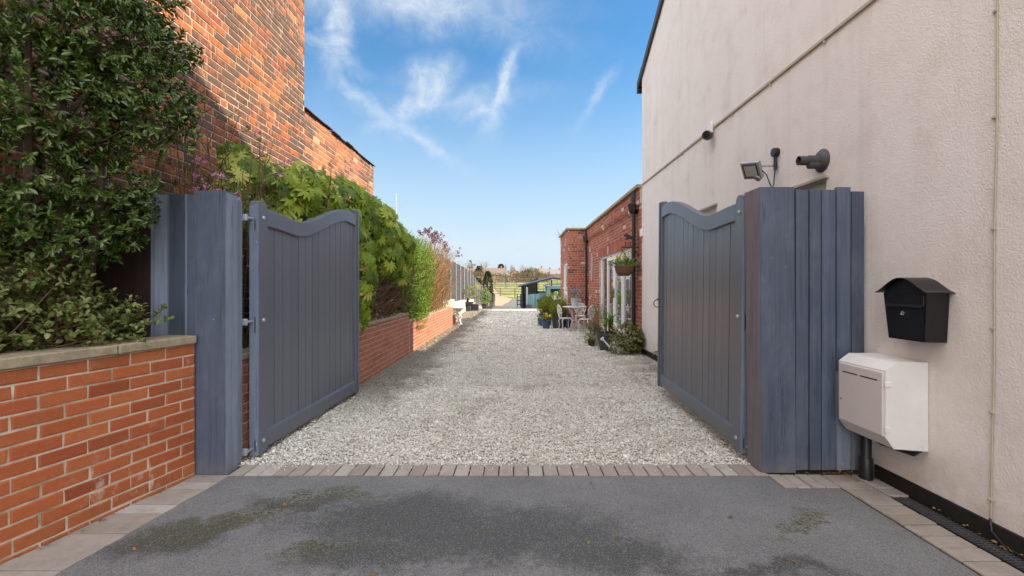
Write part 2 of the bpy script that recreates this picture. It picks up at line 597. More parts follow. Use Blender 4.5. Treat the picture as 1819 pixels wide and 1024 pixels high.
M['far_orange'] = plain('far orange brick', (.45, .22, .12), 0.9, 0, 0.2, 2)
M['far_white'] = plain('far white render', (.46, .435, .39), 0.9, 0, 0.1, 2)
M['far_glass'] = plain('far window glass', (.10, .12, .15), 0.15, 0, 0.2, 2)
M['lens'] = plain('lamp glass', (.45, .46, .44), 0.12, 0, 0.2, 12)


def make_glass():
    m, g, b = new_mat('window glass', 0.03, 0.5)
    fr = g.n('ShaderNodeFresnel', {'IOR': 1.55}).outputs[0]
    tr = g.n('ShaderNodeBsdfTransparent', {'Color': (0.82, 0.86, 0.85)})
    gl = g.n('ShaderNodeBsdfGlossy', {'Color': (0.95, 0.97, 1.0), 'Roughness': 0.015})
    mx = g.n('ShaderNodeMixShader', {0: g.m('ADD', g.m('MULTIPLY', fr, 1.5), 0.06, clamp=True), 1: tr.outputs[0], 2: gl.outputs[0]})
    outn = [x for x in g.nt.nodes if x.type == 'OUTPUT_MATERIAL'][0]
    g.nt.links.new(mx.outputs[0], outn.inputs[0])
    return m


M['glass'] = make_glass()


def make_render():
    m, g, b = new_mat('painted roughcast render', 0.92, 0.15)
    o = g.obj()
    s = g.xyz(o)
    blot = g.noise(o, 0.9, 5, 0.6)
    streak = g.noise(g.map(o, (5.5, 5.5, 0.35)), 1.0, 5, 0.65)
    c = g.mix(blot, (.685, .635, .595), (.785, .74, .70))
    c = g.mix(g.m('MULTIPLY', g.ramp(streak, [(0.5, 0.0), (0.78, 1.0)]), 0.28), c, (.47, .41, .365))
    spl = g.noise(o, 2.4, 6, 0.7)
    c = g.mix(g.m('MULTIPLY', g.ramp(spl, [(0.50, 0.0), (0.72, 1.0)]), 0.42), c, (.52, .455, .39))
    low = g.m('MULTIPLY', g.sstep(s[2], 0.55, 0.05), g.ramp(g.noise(o, 6, 5, 0.7), [(0.35, 0.0), (0.65, 1.0)]))
    c = g.mix(g.m('MULTIPLY', low, 0.45), c, (.38, .30, .22))
    # rust run under the letter box
    ry = g.m('ABSOLUTE', g.m('SUBTRACT', s[1], 2.72))
    rust = g.m('MULTIPLY', g.sstep(ry, 0.035, 0.006), g.m('MULTIPLY', g.sstep(s[2], 0.86, 0.93), g.sstep(s[2], 1.04, 1.0)))
    c = g.mix(g.m('MULTIPLY', rust, 0.7), c, (.42, .22, .06))
    g.put(b.inputs['Base Color'], c)
    pits = g.ramp(g.noise(o, 80, 3, 0.6, 0.4), [(0.32, 0.0), (0.62, 1.0)])
    h = g.m('ADD', g.m('MULTIPLY', pits, 1.0), g.m('MULTIPLY', g.noise(o, 30, 3, 0.6), 1.3))
    h = g.m('ADD', h, g.m('MULTIPLY', g.noise(o, 4, 3, 0.5), 3.0))
    g.put(b.inputs['Normal'], g.bump(h, 0.36, 0.006))
    return m


M['render'] = make_render()
M['plinth'] = plain('black bitumen plinth', (.018, .015, .013), 0.7, 0, 0.6, 16, 0.9, 0.3)


def blob(g, s, x, y, rx, ry, rot=0.0):
    """soft patch on the ground with a shape of its own"""
    ca, sa = math.cos(rot), math.sin(rot)
    dx_ = g.m('SUBTRACT', s[0], x)
    dy_ = g.m('SUBTRACT', s[1], y)
    a = g.m('ADD', g.m('MULTIPLY', dx_, ca / rx), g.m('MULTIPLY', dy_, sa / rx))
    c = g.m('ADD', g.m('MULTIPLY', dx_, -sa / ry), g.m('MULTIPLY', dy_, ca / ry))
    return g.m('SUBTRACT', 1.0, g.m('SQRT', g.m('ADD', g.m('MULTIPLY', a, a), g.m('MULTIPLY', c, c))))


def make_asphalt():
    m, g, b = new_mat('worn asphalt', 0.85, 0.35)
    o = g.obj()
    wv = g.vm('ADD', o, g.vm('SCALE', g.vm('SUBTRACT', g.noise(o, 3.2, 6, 0.65, color=True), (.5, .5, .5)), scale=0.75))
    s = g.xyz(wv)
    d = None
    for args in ((-.62, 2.60, .80, .36, 0), (-.10, 2.42, .95, .34, .15), (-.75, 2.22, .45, .22, 0), (.45, 2.25, .6, .2, 0), (1.15, 2.07, .5, .10, 0),
                 (-1.75, 2.42, .4, .22, .6), (-1.35, 2.78, .35, .14, 0), (.2, 1.5, 1.0, .3, 0), (-1.9, 1.6, .5, .4, 0)):
        f = blob(g, s, *args)
        d = f if d is None else g.m('MAXIMUM', d, f)
    wet = g.ramp(g.m('ADD', d, g.m('MULTIPLY', g.m('SUBTRACT', g.noise(o, 22, 5, 0.75), 0.5), 1.3)), [(0.0, 0.0), (0.55, 1.0)])
    base = g.noise(o, 1.8, 5, 0.6)
    c = g.mix(base, (.110, .110, .110), (.265, .263, .260))
    c = g.mix(g.m('MULTIPLY', wet, 0.85), c, (.062, .062, .060))
    moss = None
    sm = g.xyz(wv)
    for args in ((-1.62, 2.55, .50, .20, .5), (-1.2, 2.9, .40, .08, 0), (1.6, 2.5, .3, .06, .5), (-1.0, 2.3, .3, .12, .3)):
        f = blob(g, sm, *args)
        moss = f if moss is None else g.m('MAXIMUM', moss, f)
    mo = g.m('MULTIPLY', g.ramp(moss, [(0.0, 0.0), (0.5, 1.0)]), g.ramp(g.noise(o, 42, 4, 0.7), [(0.40, 0.0), (0.56, 1.0)]))
    c = g.mix(g.m('MULTIPLY', mo, 0.9), c, (.070, .068, .016))
    sp = g.vor(o, 260, out=1)
    spk = g.xyz(sp)[0]
    c = g.mix(g.ramp(spk, [(0.80, 0.0), (0.9, 0.38)]), c, (.40, .39, .37))
    c = g.mix(g.ramp(spk, [(0.16, 0.45), (0.3, 0.0)]), c, (.030, .030, .030))
    g.put(b.inputs['Base Color'], c)
    g.put(b.inputs['Roughness'], g.m('SUBTRACT', 0.9, g.m('MULTIPLY', wet, 0.22)))
    h = g.m('ADD', g.m('MULTIPLY', g.vor(o, 260), -1.0), g.noise(o, 300, 2, 0.6))
    g.put(b.inputs['Normal'], g.bump(h, 0.65, 0.006))
    return m


M['asphalt'] = make_asphalt()


def gravel_col(g, c, o):
    """mud and moss lying among the chippings, in patches with a shape of their own"""
    s = g.xyz(o)
    n = g.noise(o, 1.3, 5, 0.65)
    n2 = g.noise(o, 5.0, 5, 0.7)
    edge = g.m('ADD', g.sstep(s[0], -0.9, -2.0), g.m('MULTIPLY', g.sstep(s[0], 1.2, 2.4), 0.45))
    mud = g.m('ADD', g.m('MULTIPLY', edge, 0.46), g.m('ADD', g.m('MULTIPLY', n, 0.75), g.m('MULTIPLY', n2, 0.55)))
    mud = g.ramp(mud, [(0.70, 0.0), (0.98, 1.0)])
    nearm = g.sstep(s[1], 4.2, 6.0)
    mud = g.m('MULTIPLY', mud, nearm)
    c = g.mix(g.m('MULTIPLY', mud, 0.68), c, (.105, .085, .055))
    mossf = g.ramp(g.m('ADD', g.m('MULTIPLY', g.noise(g.map(o, loc=(9, 3, 0)), 1.7, 5, 0.65), 0.8), g.m('MULTIPLY', n2, 0.3)), [(0.58, 0.0), (0.75, 1.0)])
    c = g.mix(g.m('MULTIPLY', mossf, 0.42), c, (.19, .18, .08))
    return c


def make_gravel(stone):
    m, g, b = new_mat('limestone chippings' if stone else 'bedded gravel', 0.9, 0.2)
    o = g.obj()
    if stone:
        isl = g.island()
        c = g.ramp(isl, [(0, (.50, .45, .37)), (.12, (.59, .55, .475)), (.45, (.67, .64, .58)), (.8, (.76, .735, .69)), (.93, (.60, .52, .43)), (1, (.40, .35, .29))])
        c = gravel_col(g, c, o)
        g.put(b.inputs['Normal'], g.bump(g.noise(o, 240, 2, 0.6), 0.3, 0.003))
    else:
        cell = g.xyz(g.vor(o, 52, out=1))[0]
        cell2 = g.xyz(g.vor(o, 34, out=1))[1]
        c = g.ramp(cell, [(0, (.24, .21, .17)), (.2, (.45, .41, .34)), (.6, (.62, .59, .53)), (1, (.72, .69, .63))])
        dist = g.vor(o, 52)
        c = g.mix(g.ramp(dist, [(0.5, 0.0), (0.85, 0.75)]), c, (.085, .07, .05))
        c = g.mix(g.ramp(cell2, [(0.86, 0.0), (0.92, 0.6)]), c, (.16, .13, .10))
        c = gravel_col(g, c, o)
        h = g.m('SUBTRACT', g.m('MULTIPLY', cell, 0.7), dist)
        g.put(b.inputs['Normal'], g.bump(h, 0.9, 0.018))
    g.put(b.inputs['Base Color'], c)
    return m


M['chips'] = make_gravel(True)
M['gravel'] = make_gravel(False)


def make_paver():
    m, g, b = new_mat('block paver', 0.9, 0.2)
    o = g.obj()
    isl = g.island()
    c = g.ramp(isl, [(0, (.27, .23, .19)), (.3, (.34, .30, .26)), (.6, (.31, .27, .235)), (.85, (.38, .345, .31)), (1, (.43, .40, .36))])
    c = g.mix(g.ramp(g.noise(o, 9, 5, 0.7), [(0.45, 0.0), (0.75, 0.5)]), c, (.15, .13, .10))
    c = g.mix(g.ramp(g.noise(o, 180, 2, 0.6), [(0.62, 0.0), (0.7, 0.5)]), c, (.5, .47, .42))
    g.put(b.inputs['Base Color'], c)
    g.put(b.inputs['Normal'], g.bump(g.noise(o, 170, 3, 0.7), 0.5, 0.004))
    return m


M['paver'] = make_paver()


def make_ground():
    m, g, b = new_mat('meadow and soil', 0.95, 0.1)
    o = g.obj()
    s = g.xyz(o)
    n = g.noise(o, 0.16, 5, 0.6)
    n2 = g.noise(o, 1.6, 5, 0.7)
    gr = g.mix(n2, (.065, .105, .025), (.135, .17, .045))
    gr = g.mix(g.ramp(n, [(0.42, 0.0), (0.62, 0.8)]), gr, (.26, .22, .11))
    nearc = g.mix(n2, (.06, .05, .035), (.12, .10, .07))
    c = g.mix(g.sstep(s[1], 40, 47), nearc, gr)
    g.put(b.inputs['Base Color'], c)
    g.put(b.inputs['Normal'], g.bump(n2, 0.5, 0.06))
    return m


M['ground'] = make_ground()
M['path'] = plain('dirt track', (.27, .21, .145), 0.95, 0, 0.3, 1.2, 0.5, 0.1)
M['far_asphalt'] = plain('dark far asphalt', (.12, .115, .11), 0.9, 0, 0.25, 1.5, 0.3, 0.2)

M['leaf_dark'] = leaf_mat('glossy dark evergreen leaf', [(0, (.032, .066, .009)), (.5, (.066, .115, .014)), (.85, (.105, .165, .022)), (1, (.19, .22, .045))], 0.25, 0.16, 0.55)
M['leaf_olive'] = leaf_mat('olive round leaf', [(0, (.08, .11, .022)), (.45, (.135, .17, .036)), (.8, (.20, .23, .06)), (.94, (.27, .28, .11)), (1, (.22, .12, .06))], 0.42, 0.18, 0.4)
M['leaf_fatsia'] = leaf_mat('big palmate leaf', [(0, (.080, .125, .010)), (.3, (.16, .235, .016)), (.65, (.28, .355, .028)), (.9, (.42, .45, .055)), (1, (.52, .50, .11))], 0.38, 0.38, 0.25)
M['leaf_privet'] = leaf_mat('small mid green hedge leaf', [(0, (.055, .125, .010)), (.5, (.12, .225, .018)), (1, (.25, .32, .045))], 0.5, 0.28, 0.2)
M['leaf_dry'] = leaf_mat('dry tan leaf', [(0, (.20, .085, .025)), (.4, (.30, .15, .045)), (.8, (.36, .21, .08)), (1, (.22, .20, .05))], 0.7, 0.2, 0.2, (1, .9, .7))
M['leaf_varieg'] = leaf_mat('variegated yellow green leaf', [(0, (.05, .10, .02)), (.35, (.10, .15, .03)), (.6, (.28, .25, .07)), (.85, (.38, .31, .14)), (1, (.22, .10, .05))], 0.45, 0.2)
M['leaf_palm'] = leaf_mat('sword leaf', [(0, (.08, .17, .03)), (.6, (.16, .27, .05)), (1, (.30, .38, .09))], 0.4, 0.2)
M['leaf_yellow'] = leaf_mat('sunlit yellow palm leaf', [(0, (.42, .38, .03)), (.5, (.58, .48, .06)), (1, (.60, .44, .16))], 0.5, 0.35)
M['leaf_box'] = leaf_mat('clipped box leaf', [(0, (.09, .125, .010)), (.6, (.17, .20, .02)), (1, (.27, .28, .04))], 0.6, 0.2, 0.15)
M['leaf_conifer'] = leaf_mat('conifer spray', [(0, (.015, .03, .010)), (.6, (.03, .05, .016)), (1, (.06, .085, .025))], 0.6, 0.1, 0.2)
M['leaf_brown'] = leaf_mat('bare hedge twig', [(0, (.10, .07, .04)), (.5, (.17, .125, .07)), (1, (.22, .19, .10))], 0.8, 0.1, 0.1, (1, 1, .8))
M['petal_pink'] = leaf_mat('pink blossom', [(0, (.55, .14, .30)), (.5, (.74, .30, .48)), (1, (.85, .55, .66))], 0.6, 0.3, 0.2, (1, .8, .9))
M['petal_red'] = leaf_mat('dark red seed head', [(0, (.12, .018, .022)), (1, (.22, .05, .05))], 0.7, 0.15, 0.2, (1, .7, .7))
M['petal_yellow'] = leaf_mat('yellow petal', [(0, (.70, .50, .03)), (1, (.80, .66, .12))], 0.5, 0.3, 0.2, (1, 1, .6))
M['petal_purple'] = leaf_mat('purple petal', [(0, (.06, .025, .20)), (.6, (.12, .09, .32)), (1, (.30, .30, .50))], 0.5, 0.25, 0.2, (1, .9, 1))
M['petal_orange'] = leaf_mat('orange petal', [(0, (.55, .12, .02)), (1, (.65, .28, .04))], 0.5, 0.25, 0.2, (1, .9, .7))
M['twig_brown'] = plain('brown twig', (.12, .072, .042), 0.85, 0, 0.35, 30)
M['twig_tan'] = plain('dry tan twig', (.30, .185, .085), 0.85, 0, 0.35, 30)
M['twig_pale'] = plain('pale bare branch', (.17, .14, .115), 0.9, 0, 0.3, 6)
M['stem_green'] = plain('green stem', (.16, .17, .05), 0.7, 0, 0.3, 20)


# ================================================================== ground
def make_terrain():
    ds = list(np.arange(-60, 20, 8)) + list(np.arange(20, 70, 1.0)) + list(np.arange(70, 200, 8)) + list(np.arange(200, 950, 50))
    xs = [-700, -400, -200, -100, -60, -30, -15, -8, -5, -3, -1, 1, 3, 5, 8, 15, 30, 60, 100, 200, 400, 700]
    vs = [(x, d, tz(d) - 0.03 + (0.08 * math.sin(x * .7 + d * .3) if d > 52 else 0)) for d in ds for x in xs]
    n = len(xs)
    fs = [(i * n + j, i * n + j + 1, (i + 1) * n + j + 1, (i + 1) * n + j) for i in range(len(ds) - 1) for j in range(n - 1)]
    return struct(link_mesh('ground', vs, fs, M['ground'], smooth=True))


make_terrain()


def strip(name, pts, mat, lift, kind=True):
    """a sheet between left and right edges given as (d, x_left, x_right)"""
    vs, fs = [], []
    for d, a, b in pts:
        for k in range(5):
            vs.append((a + (b - a) * k / 4, d, tz(d) + (lift if d > 50 else min(lift, .012))))
    for i in range(len(pts) - 1):
        for k in range(4):
            fs.append((i * 5 + k, i * 5 + k + 1, (i + 1) * 5 + k + 1, (i + 1) * 5 + k))
    return struct(link_mesh(name, vs, fs, mat))


# near asphalt apron, level
struct(link_mesh('asphalt_apron', [(-2.95, -6, 0), (2.12, -6, 0), (2.13, 2.985, 0), (1.76, 2.985, 0), (1.76, 3.18, 0), (-1.998, 3.18, 0), (-2.0986, 2.2, 0), (-2.2026, 1.2, 0), (-2.43, -1, 0)],
                 [tuple(range(9))], M['asphalt']))
strip('gravel_drive', [(d, -2.12, 2.52) for d in (3.36, 6, 9, 12)] + [(14, -2.4, 2.6), (16, -3.3, 3), (20, -3.4, 6), (24, -3.2, 8), (26, -3, 9), (27, -3, 9), (28, -2.7, 9)], M['gravel'], -0.004)
strip('far_asphalt_yard', [(d, -2.6, 8) for d in range(28, 46)] + [(46, -1.38, 4), (48, -1.18, 3), (50, -.78, 2.6), (53, -.38, 2.2), (54.5, .2, 1.8)], M['far_asphalt'], 0.012)
strip('dirt_path', [(46.02, -3.2, -1.40), (48, -3.0, -1.20), (50, -2.9, -.80), (53, -3.0, -.40), (54.5, -3.2, -.9), (56, -3.5, -1.4), (60, -4.3, -2.3), (70, -5.2, -3.2), (85, -6.4, -4.4), (100, -7.5, -5.4), (120, -8.5, -6.3)], M['path'], 0.10)


# ------------------------------------------------------------------ chippings
def rock(seed, full=True):
    r = np.random.default_rng(seed)
    t = (1 + 5 ** .5) / 2
    if full:
        v = np.array([(-1, t, 0), (1, t, 0), (-1, -t, 0), (1, -t, 0), (0, -1, t), (0, 1, t), (0, -1, -t), (0, 1, -t), (t, 0, -1), (t, 0, 1), (-t, 0, -1), (-t, 0, 1)], float)
        v /= np.linalg.norm(v[0])
        f = np.array([(0, 11, 5), (0, 5, 1), (0, 1, 7), (0, 7, 10), (0, 10, 11), (1, 5, 9), (5, 11, 4), (11, 10, 2), (10, 7, 6), (7, 1, 8), (3, 9, 4), (3, 4, 2), (3, 2, 6), (3, 6, 8), (3, 8, 9), (4, 9, 5), (2, 4, 11), (6, 2, 10), (8, 6, 7), (9, 8, 1)])
    else:
        v = np.array([(1, 0, 0), (-1, 0, 0), (0, 1, 0), (0, -1, 0), (0, 0, 1), (0, 0, -1)], float)
        f = np.array([(0, 2, 4), (2, 1, 4), (1, 3, 4), (3, 0, 4), (2, 0, 5), (1, 2, 5), (3, 1, 5), (0, 3, 5)])
    v *= r.uniform(0.7, 1.15, size=(len(v), 1))
    v *= np.array([1.0, r.uniform(.65, .95), r.uniform(.5, .75)])
    return v, f


def chippings():
    V, F = [], []
    off = 0
    zones = [(3.37, 4.4, 21000, .0074, True), (4.4, 6.0, 24000, .0084, True), (6.0, 9.0, 26000, .0108, False), (9.0, 14.0, 20000, .015, False), (14.0, 24.0, 9000, .022, False)]
    for zi, (d0, d1, n, r, full) in enumerate(zones):
        for k in range(4):
            tv, tf = rock(zi * 10 + k, full)
            m = n // 4
            pos = np.stack([rng.uniform(-2.05, 2.42, m), rng.uniform(d0, d1, m), np.zeros(m)], axis=1)
            s = r * np.exp(rng.normal(0, 0.36, m))
            pos[:, 2] = s * rng.uniform(0.0, 0.75, m) + 0.004 * np.sin(pos[:, 0] * 5.1) * np.cos(pos[:, 1] * 4.3)
            mats = rotmats(unit(m) * np.array([1, 1, .5]) + 1e-3, unit(m) * .6 + np.array([0, 0, 1.0]))
            v, f = scatter(tv, tf, mats, pos, s)
            V.append(v)
            F.append(f + off)
            off += len(v)
    # strays kicked on to the pavers
    tv, tf = rock(77)
    m = 70
    pos = np.stack([rng.uniform(-1.95, 1.7, m), 3.36 - np.abs(rng.normal(0, .05, m)), np.full(m, .008)], axis=1)
    v, f = scatter(tv, tf, rotmats(unit(m), unit(m)), pos, np.full(m, .007))
    V.append(v)
    F.append(f + off)
    o = link_mesh('gravel_chippings', np.concatenate(V), np.concatenate(F), M['chips'])
    return tag(o, 'pale limestone chippings spread over the driveway between the gates', 'gravel', kind='stuff')


chippings()


# ------------------------------------------------------------------ block pavers
def pavers():
    mb = MB()

    def block(x0, x1, y0, y1):
        j = .0035
        mb.box(x0 + j + random.uniform(0, .002), x1 - j, y0 + j, y1 - j, -.06, .004 + random.uniform(-.0025, .003), .004)
    x = -2.02
    while x < 1.73:
        block(x, x + .1055, 3.183, 3.385)
        x += .1055
    for k in range(4):
        block(1.765 + k * .094, 1.765 + (k + 1) * .094, 2.99, 3.2)
    y = 3.20
    while y > -.3:   # right hand margin beside the drain
        block(2.145, 2.352, y - .112, y)
        if y > 2.95:
            block(2.356, 2.487, y - .112, y)
        y -= .112
    y = 3.182
    wall_x = lambda y_: -2.2505 - (3.175 - y_) * .202
    edge_x = lambda y_: -2.0 - (3.16 - y_) * .104
    while y > -.3:   # left hand margin under the brick wall, cut to fit
        y2 = y - .107
        zt = .004 + random.uniform(-.002, .003)
        mb.prism([(wall_x(y), y - .002), (wall_x(y2), y2 + .002), (edge_x(y2), y2 + .002), (edge_x(y), y - .002)], -.06, zt, 'z')
        y = y2
    o = mb.build('block_paving', M['paver'])
    return struct(o)


pavers()
mbj = MB()
mbj.box(-3.1, 2.49, -.4, 3.40, -.028, -.0065)
struct(mbj.build('paving_bed', M['soil']))


# ------------------------------------------------------------------ brickwork
def brickwork(mb, O, U, N, L, H, bl=.215, bh=.065, j=.010, bond='stretcher', proud=.006, jit=.0012, openings=(), z_off=0.0, top=None, cham=.004):
    O, U, N = Vector(O), Vector(U).normalized(), Vector(N).normalized()
    Z = Vector((0, 0, 1))
    ch = bh + j
    hd = (bl - j) / 2
    rows = int(math.ceil((H - z_off) / ch))
    for r in range(rows):
        za = z_off + r * ch + j / 2
        zb = za + bh
        if zb > H + .002:
            zb = H
        if zb - za < .02:
            continue
        u = -random.uniform(0, .02)
        if bond == 'stretcher':
            u -= (bl + j) / 2 * (r % 2)
        elif bond == 'garden':
            u -= (bl + j) * (.25 if r % 4 == 0 else .5 * (r % 2))
        elif bond == 'flemish':
            u -= (bl + hd + 2 * j) / 2 * (r % 2) + random.uniform(0, .03)
        k = r
        while u < L:
            if bond == 'garden' and r % 4 == 0:
                w = hd
            elif bond == 'flemish':
                w = (hd if random.random() < .24 else bl) * random.uniform(.97, 1.03)
            elif bond == 'soldier':
                w = bh
            else:
                w = bl
            k += 1
            segs = [(max(u, 0), min(u + w, L))]
            for (a, b, c, d) in openings:
                if zb > c + .005 and za < d - .005:
                    ns = []
                    for s, e in segs:
                        if e <= a or s >= b:
                            ns.append((s, e))
                        else:
                            if s < a:
                                ns.append((s, a))
                            if e > b:
                                ns.append((b, e))
                    segs = ns
            for s, e in segs:
                if e - s < .03:
                    continue
                zt = zb
                if top is not None:
                    zt = min(zb, top((s + e) / 2))
                    if zt - za < .02:
                        continue
                p = proud + random.uniform(-jit, jit)
                q = lambda: random.uniform(-jit, jit)
                c = cham
                fr = [(s + c + q(), za + c + q()), (e - c + q(), za + c + q()), (e - c + q(), zt - c + q()), (s + c + q(), zt - c + q())]
                ou = [(s + q(), za + q()), (e + q(), za + q()), (e + q(), zt + q()), (s + q(), zt + q())]
                vs = [O + U * a + Z * b + N * (p + q() * .5) for a, b in fr]
                vs += [O + U * a + Z * b + N * (p - c) for a, b in ou]
                vs += [O + U * a + Z * b - N * .004 for a, b in ou]
                fs = [(0, 1, 2, 3)]
                for i in range(4):
                    i2 = (i + 1) % 4
                    fs.append((4 + i, 4 + i2, i2, i))
                    fs.append((8 + i, 8 + i2, 4 + i2, 4 + i))
                mb.add(vs, fs)
            u += w + j


def slab(mb, O, U, N, L, H, T, openings=(), z0=0.0):
    """mortar backing: a solid of thickness T behind the face, with openings"""
    O, U, N = Vector(O), Vector(U).normalized(), Vector(N).normalized()
    Z = Vector((0, 0, 1))

    def blk(a, b, c, d):
        if b - a < 1e-4 or d - c < 1e-4:
            return
        vs = [O + U * (a if i in (0, 3, 4, 7) else b) + Z * (c if i in (0, 1, 4, 5) else d) - N * (0 if i < 4 else T) for i in range(8)]
        mb.add(vs, [(0, 1, 2, 3), (7, 6, 5, 4), (0, 4, 5, 1), (1, 5, 6, 2), (2, 6, 7, 3), (3, 7, 4, 0)])
    u = 0.0
    for (a, b, c, d) in sorted(openings):
        blk(u, a, z0, H)
        blk(a, b, z0, c)
        blk(a, b, d, H)
        u = b
    blk(u, L, z0, H)


# ------------------------------------------------------------------ splayed garden wall, left
def garden_wall():
    P0 = Vector((-2.243, 3.175, 0))
    U = Vector((-.198, -.980, 0)).normalized()
    N = Vector((-U.y, U.x, 0))
    if N.x < 0:
        N = -N
    L, H = 3.6, .925
    t = thing('brick_garden_wall', 'low orange brick wall with stone coping beside the asphalt apron', 'garden wall', tuple(P0))
    mb = MB()
    slab(mb, P0, U, N, L, H, .2, z0=-.06)
    mb.mat_i = 1
    brickwork(mb, P0, U, N, L, H, bond='stretcher', z_off=-.05, jit=.0026, cham=.005)
    mb.build('brickwork', [M['mortar'], M['new_brick']], t, fix=False)
    cp = MB()
    u = 0.0
    Mx = Matrix.Translation(P0) @ Matrix(((U.x, N.x, 0), (U.y, N.y, 0), (0, 0, 1))).to_4x4()
    cp.M = Mx
    for w in (.52, .63, .60, .62, .6, .6):
        z = H + random.uniform(0, .006)
        cp.box(u + .003, u + w - .003, -.23 + random.uniform(-.01, .01), .028 + random.uniform(-.004, .004), z, z + .055, .006)
        u += w
    cp.build('coping', M['stone'], t)
    return t


garden_wall()


# ------------------------------------------------------------------ dwarf wall along the drive, left
def dwarf_wall():
    t = thing('brick_dwarf_wall', 'long low red brick wall running beside the gravel under the shrubs', 'dwarf wall', (-2.1, 3.45, 0))
    for (d0, d1, h, x) in ((3.45, 8.94, .755, -2.1), (8.94, 15.0, .60, -2.085)):
        mb = MB()
        O = (x, d0, 0)
        slab(mb, O, (0, 1, 0), (1, 0, 0), d1 - d0, h, .2, z0=-.05)
        mb.mat_i = 1
        brickwork(mb, O, (0, 1, 0), (1, 0, 0), d1 - d0, h, bond='stretcher', z_off=-.03)
        mb.mat_i = 0
        # end face
        mb.mat_i = 1
        brickwork(mb, (x, d1, 0), (-1, 0, 0), (0, 1, 0), .2, h, bond='stretcher', z_off=-.03)
        mb.build('brickwork', [M['mortar_pale'] if d0 > 5 else M['mortar'], M['dwarf_brick']], t, fix=False)
        cp = MB()
        y = d0
        while y < d1 - .05:
            w = min(.45, d1 - y)
            z = h + random.uniform(0, .005)
            cp.box(x - .21, x + .012 + random.uniform(-.004, .006), y + .003, y + w - .003, z, z + .045, .006)
            y += w
        cp.build('coping', M['stone'], t)


dwarf_wall()
bd = MB()
bd.prism([(-3.195, -.35), (-3.17, -.35), (-2.46, 3.16), (-2.46, 3.24), (-3.195, 3.24)], -.02, .86, 'z')
struct(bd.build('raised_bed_soil', M['soil']))
bd = MB()
bd.box(-3.19, -2.32, 3.52, 8.9, -.02, .70)
bd.box(-3.6, -2.31, 8.93, 14.9, -.02, .55)
struct(bd.build('border_soil', M['soil']))


# ------------------------------------------------------------------ old brick house, left
def old_house():
    X = -3.2
    t = thing('old_brick_house', 'tall soot stained red brick house side with lower wing beyond', 'house', (X, 3, 0))
    mb = MB()
    O, U, N = (X, 6.88, 0), (0, -1, 0), (1, 0, 0)
    slab(mb, O, U, N, 11.0, 7.6, 5.5)
    mb.mat_i = 1
    brickwork(mb, Vector(O) + Vector((0, 0, .5)), U, N, 8.2, 6.9, bl=.228, bh=.074, j=.0105, bond='flemish', jit=.0028, proud=.006, cham=.006)
    brickwork(mb, (X - .3, 6.88, 4.0), (1, 0, 0), (0, 1, 0), .295, 3.4, bl=.228, bh=.074, j=.0105, bond='flemish', jit=.002)
    mb.build('wall', [M['mortar_old'], M['old_brick']], t, fix=False)
    # lower wing, set a hand's breadth back
    mb = MB()
    Xw = X - .03
    O = (Xw, 10.32, 0)
    slab(mb, O, U, N, 3.435, 4.02, 3.4)
    mb.mat_i = 1
    brickwork(mb, Vector(O) + Vector((0, 0, .6)), U, N, 3.43, 3.42, bl=.228, bh=.074, j=.0105, bond='flemish', jit=.0022, proud=.006)
    brickwork(mb, (Xw - 1.2, 10.32, .6), (1, 0, 0), (0, 1, 0), 1.2, 3.42, bl=.228, bh=.074, j=.0105, bond='flemish', jit=.002)
    w = mb.build('wing_wall', [M['mortar_pale'], M['wing_brick']], t, fix=False)
    mb = MB()
    y = 10.36
    k = 0
    while y > 6.90:
        wd = min(random.uniform(.26, .34), y - 6.89)
        lift = random.uniform(0, .008) + .008 * math.sin(y * 5)
        x1 = Xw + .05 + random.uniform(-.012, .02)
        mb.prism([(x1, 4.026 + lift), (x1, 4.038 + lift), (x1 - .7, 4.11 + lift), (x1 - .7, 4.098 + lift)], y - wd + .003, y, 'y')
        y -= wd
        k += 1
    mb.box(Xw - 3.4, Xw - .5, 6.90, 10.33, 4.03, 4.09)
    mb.build('wing_roof', M['slate'], t)
    mb = MB()
    mb.prism([(-3.12, 7.55), (-5.95, 9.6), (-8.75, 7.55), (-8.75, 7.72), (-5.95, 9.77), (-3.12, 7.72)], -4.2, 6.95, 'y')
    mb.build('roof', M['slate'], t)
    mb = MB()
    mb.prism([(-3.25, 7.601), (-5.95, 9.55), (-8.65, 7.601)], -4.1, 6.85, 'y')
    mb.build('gable', M['wing_brick'], t)
    return t


old_house()


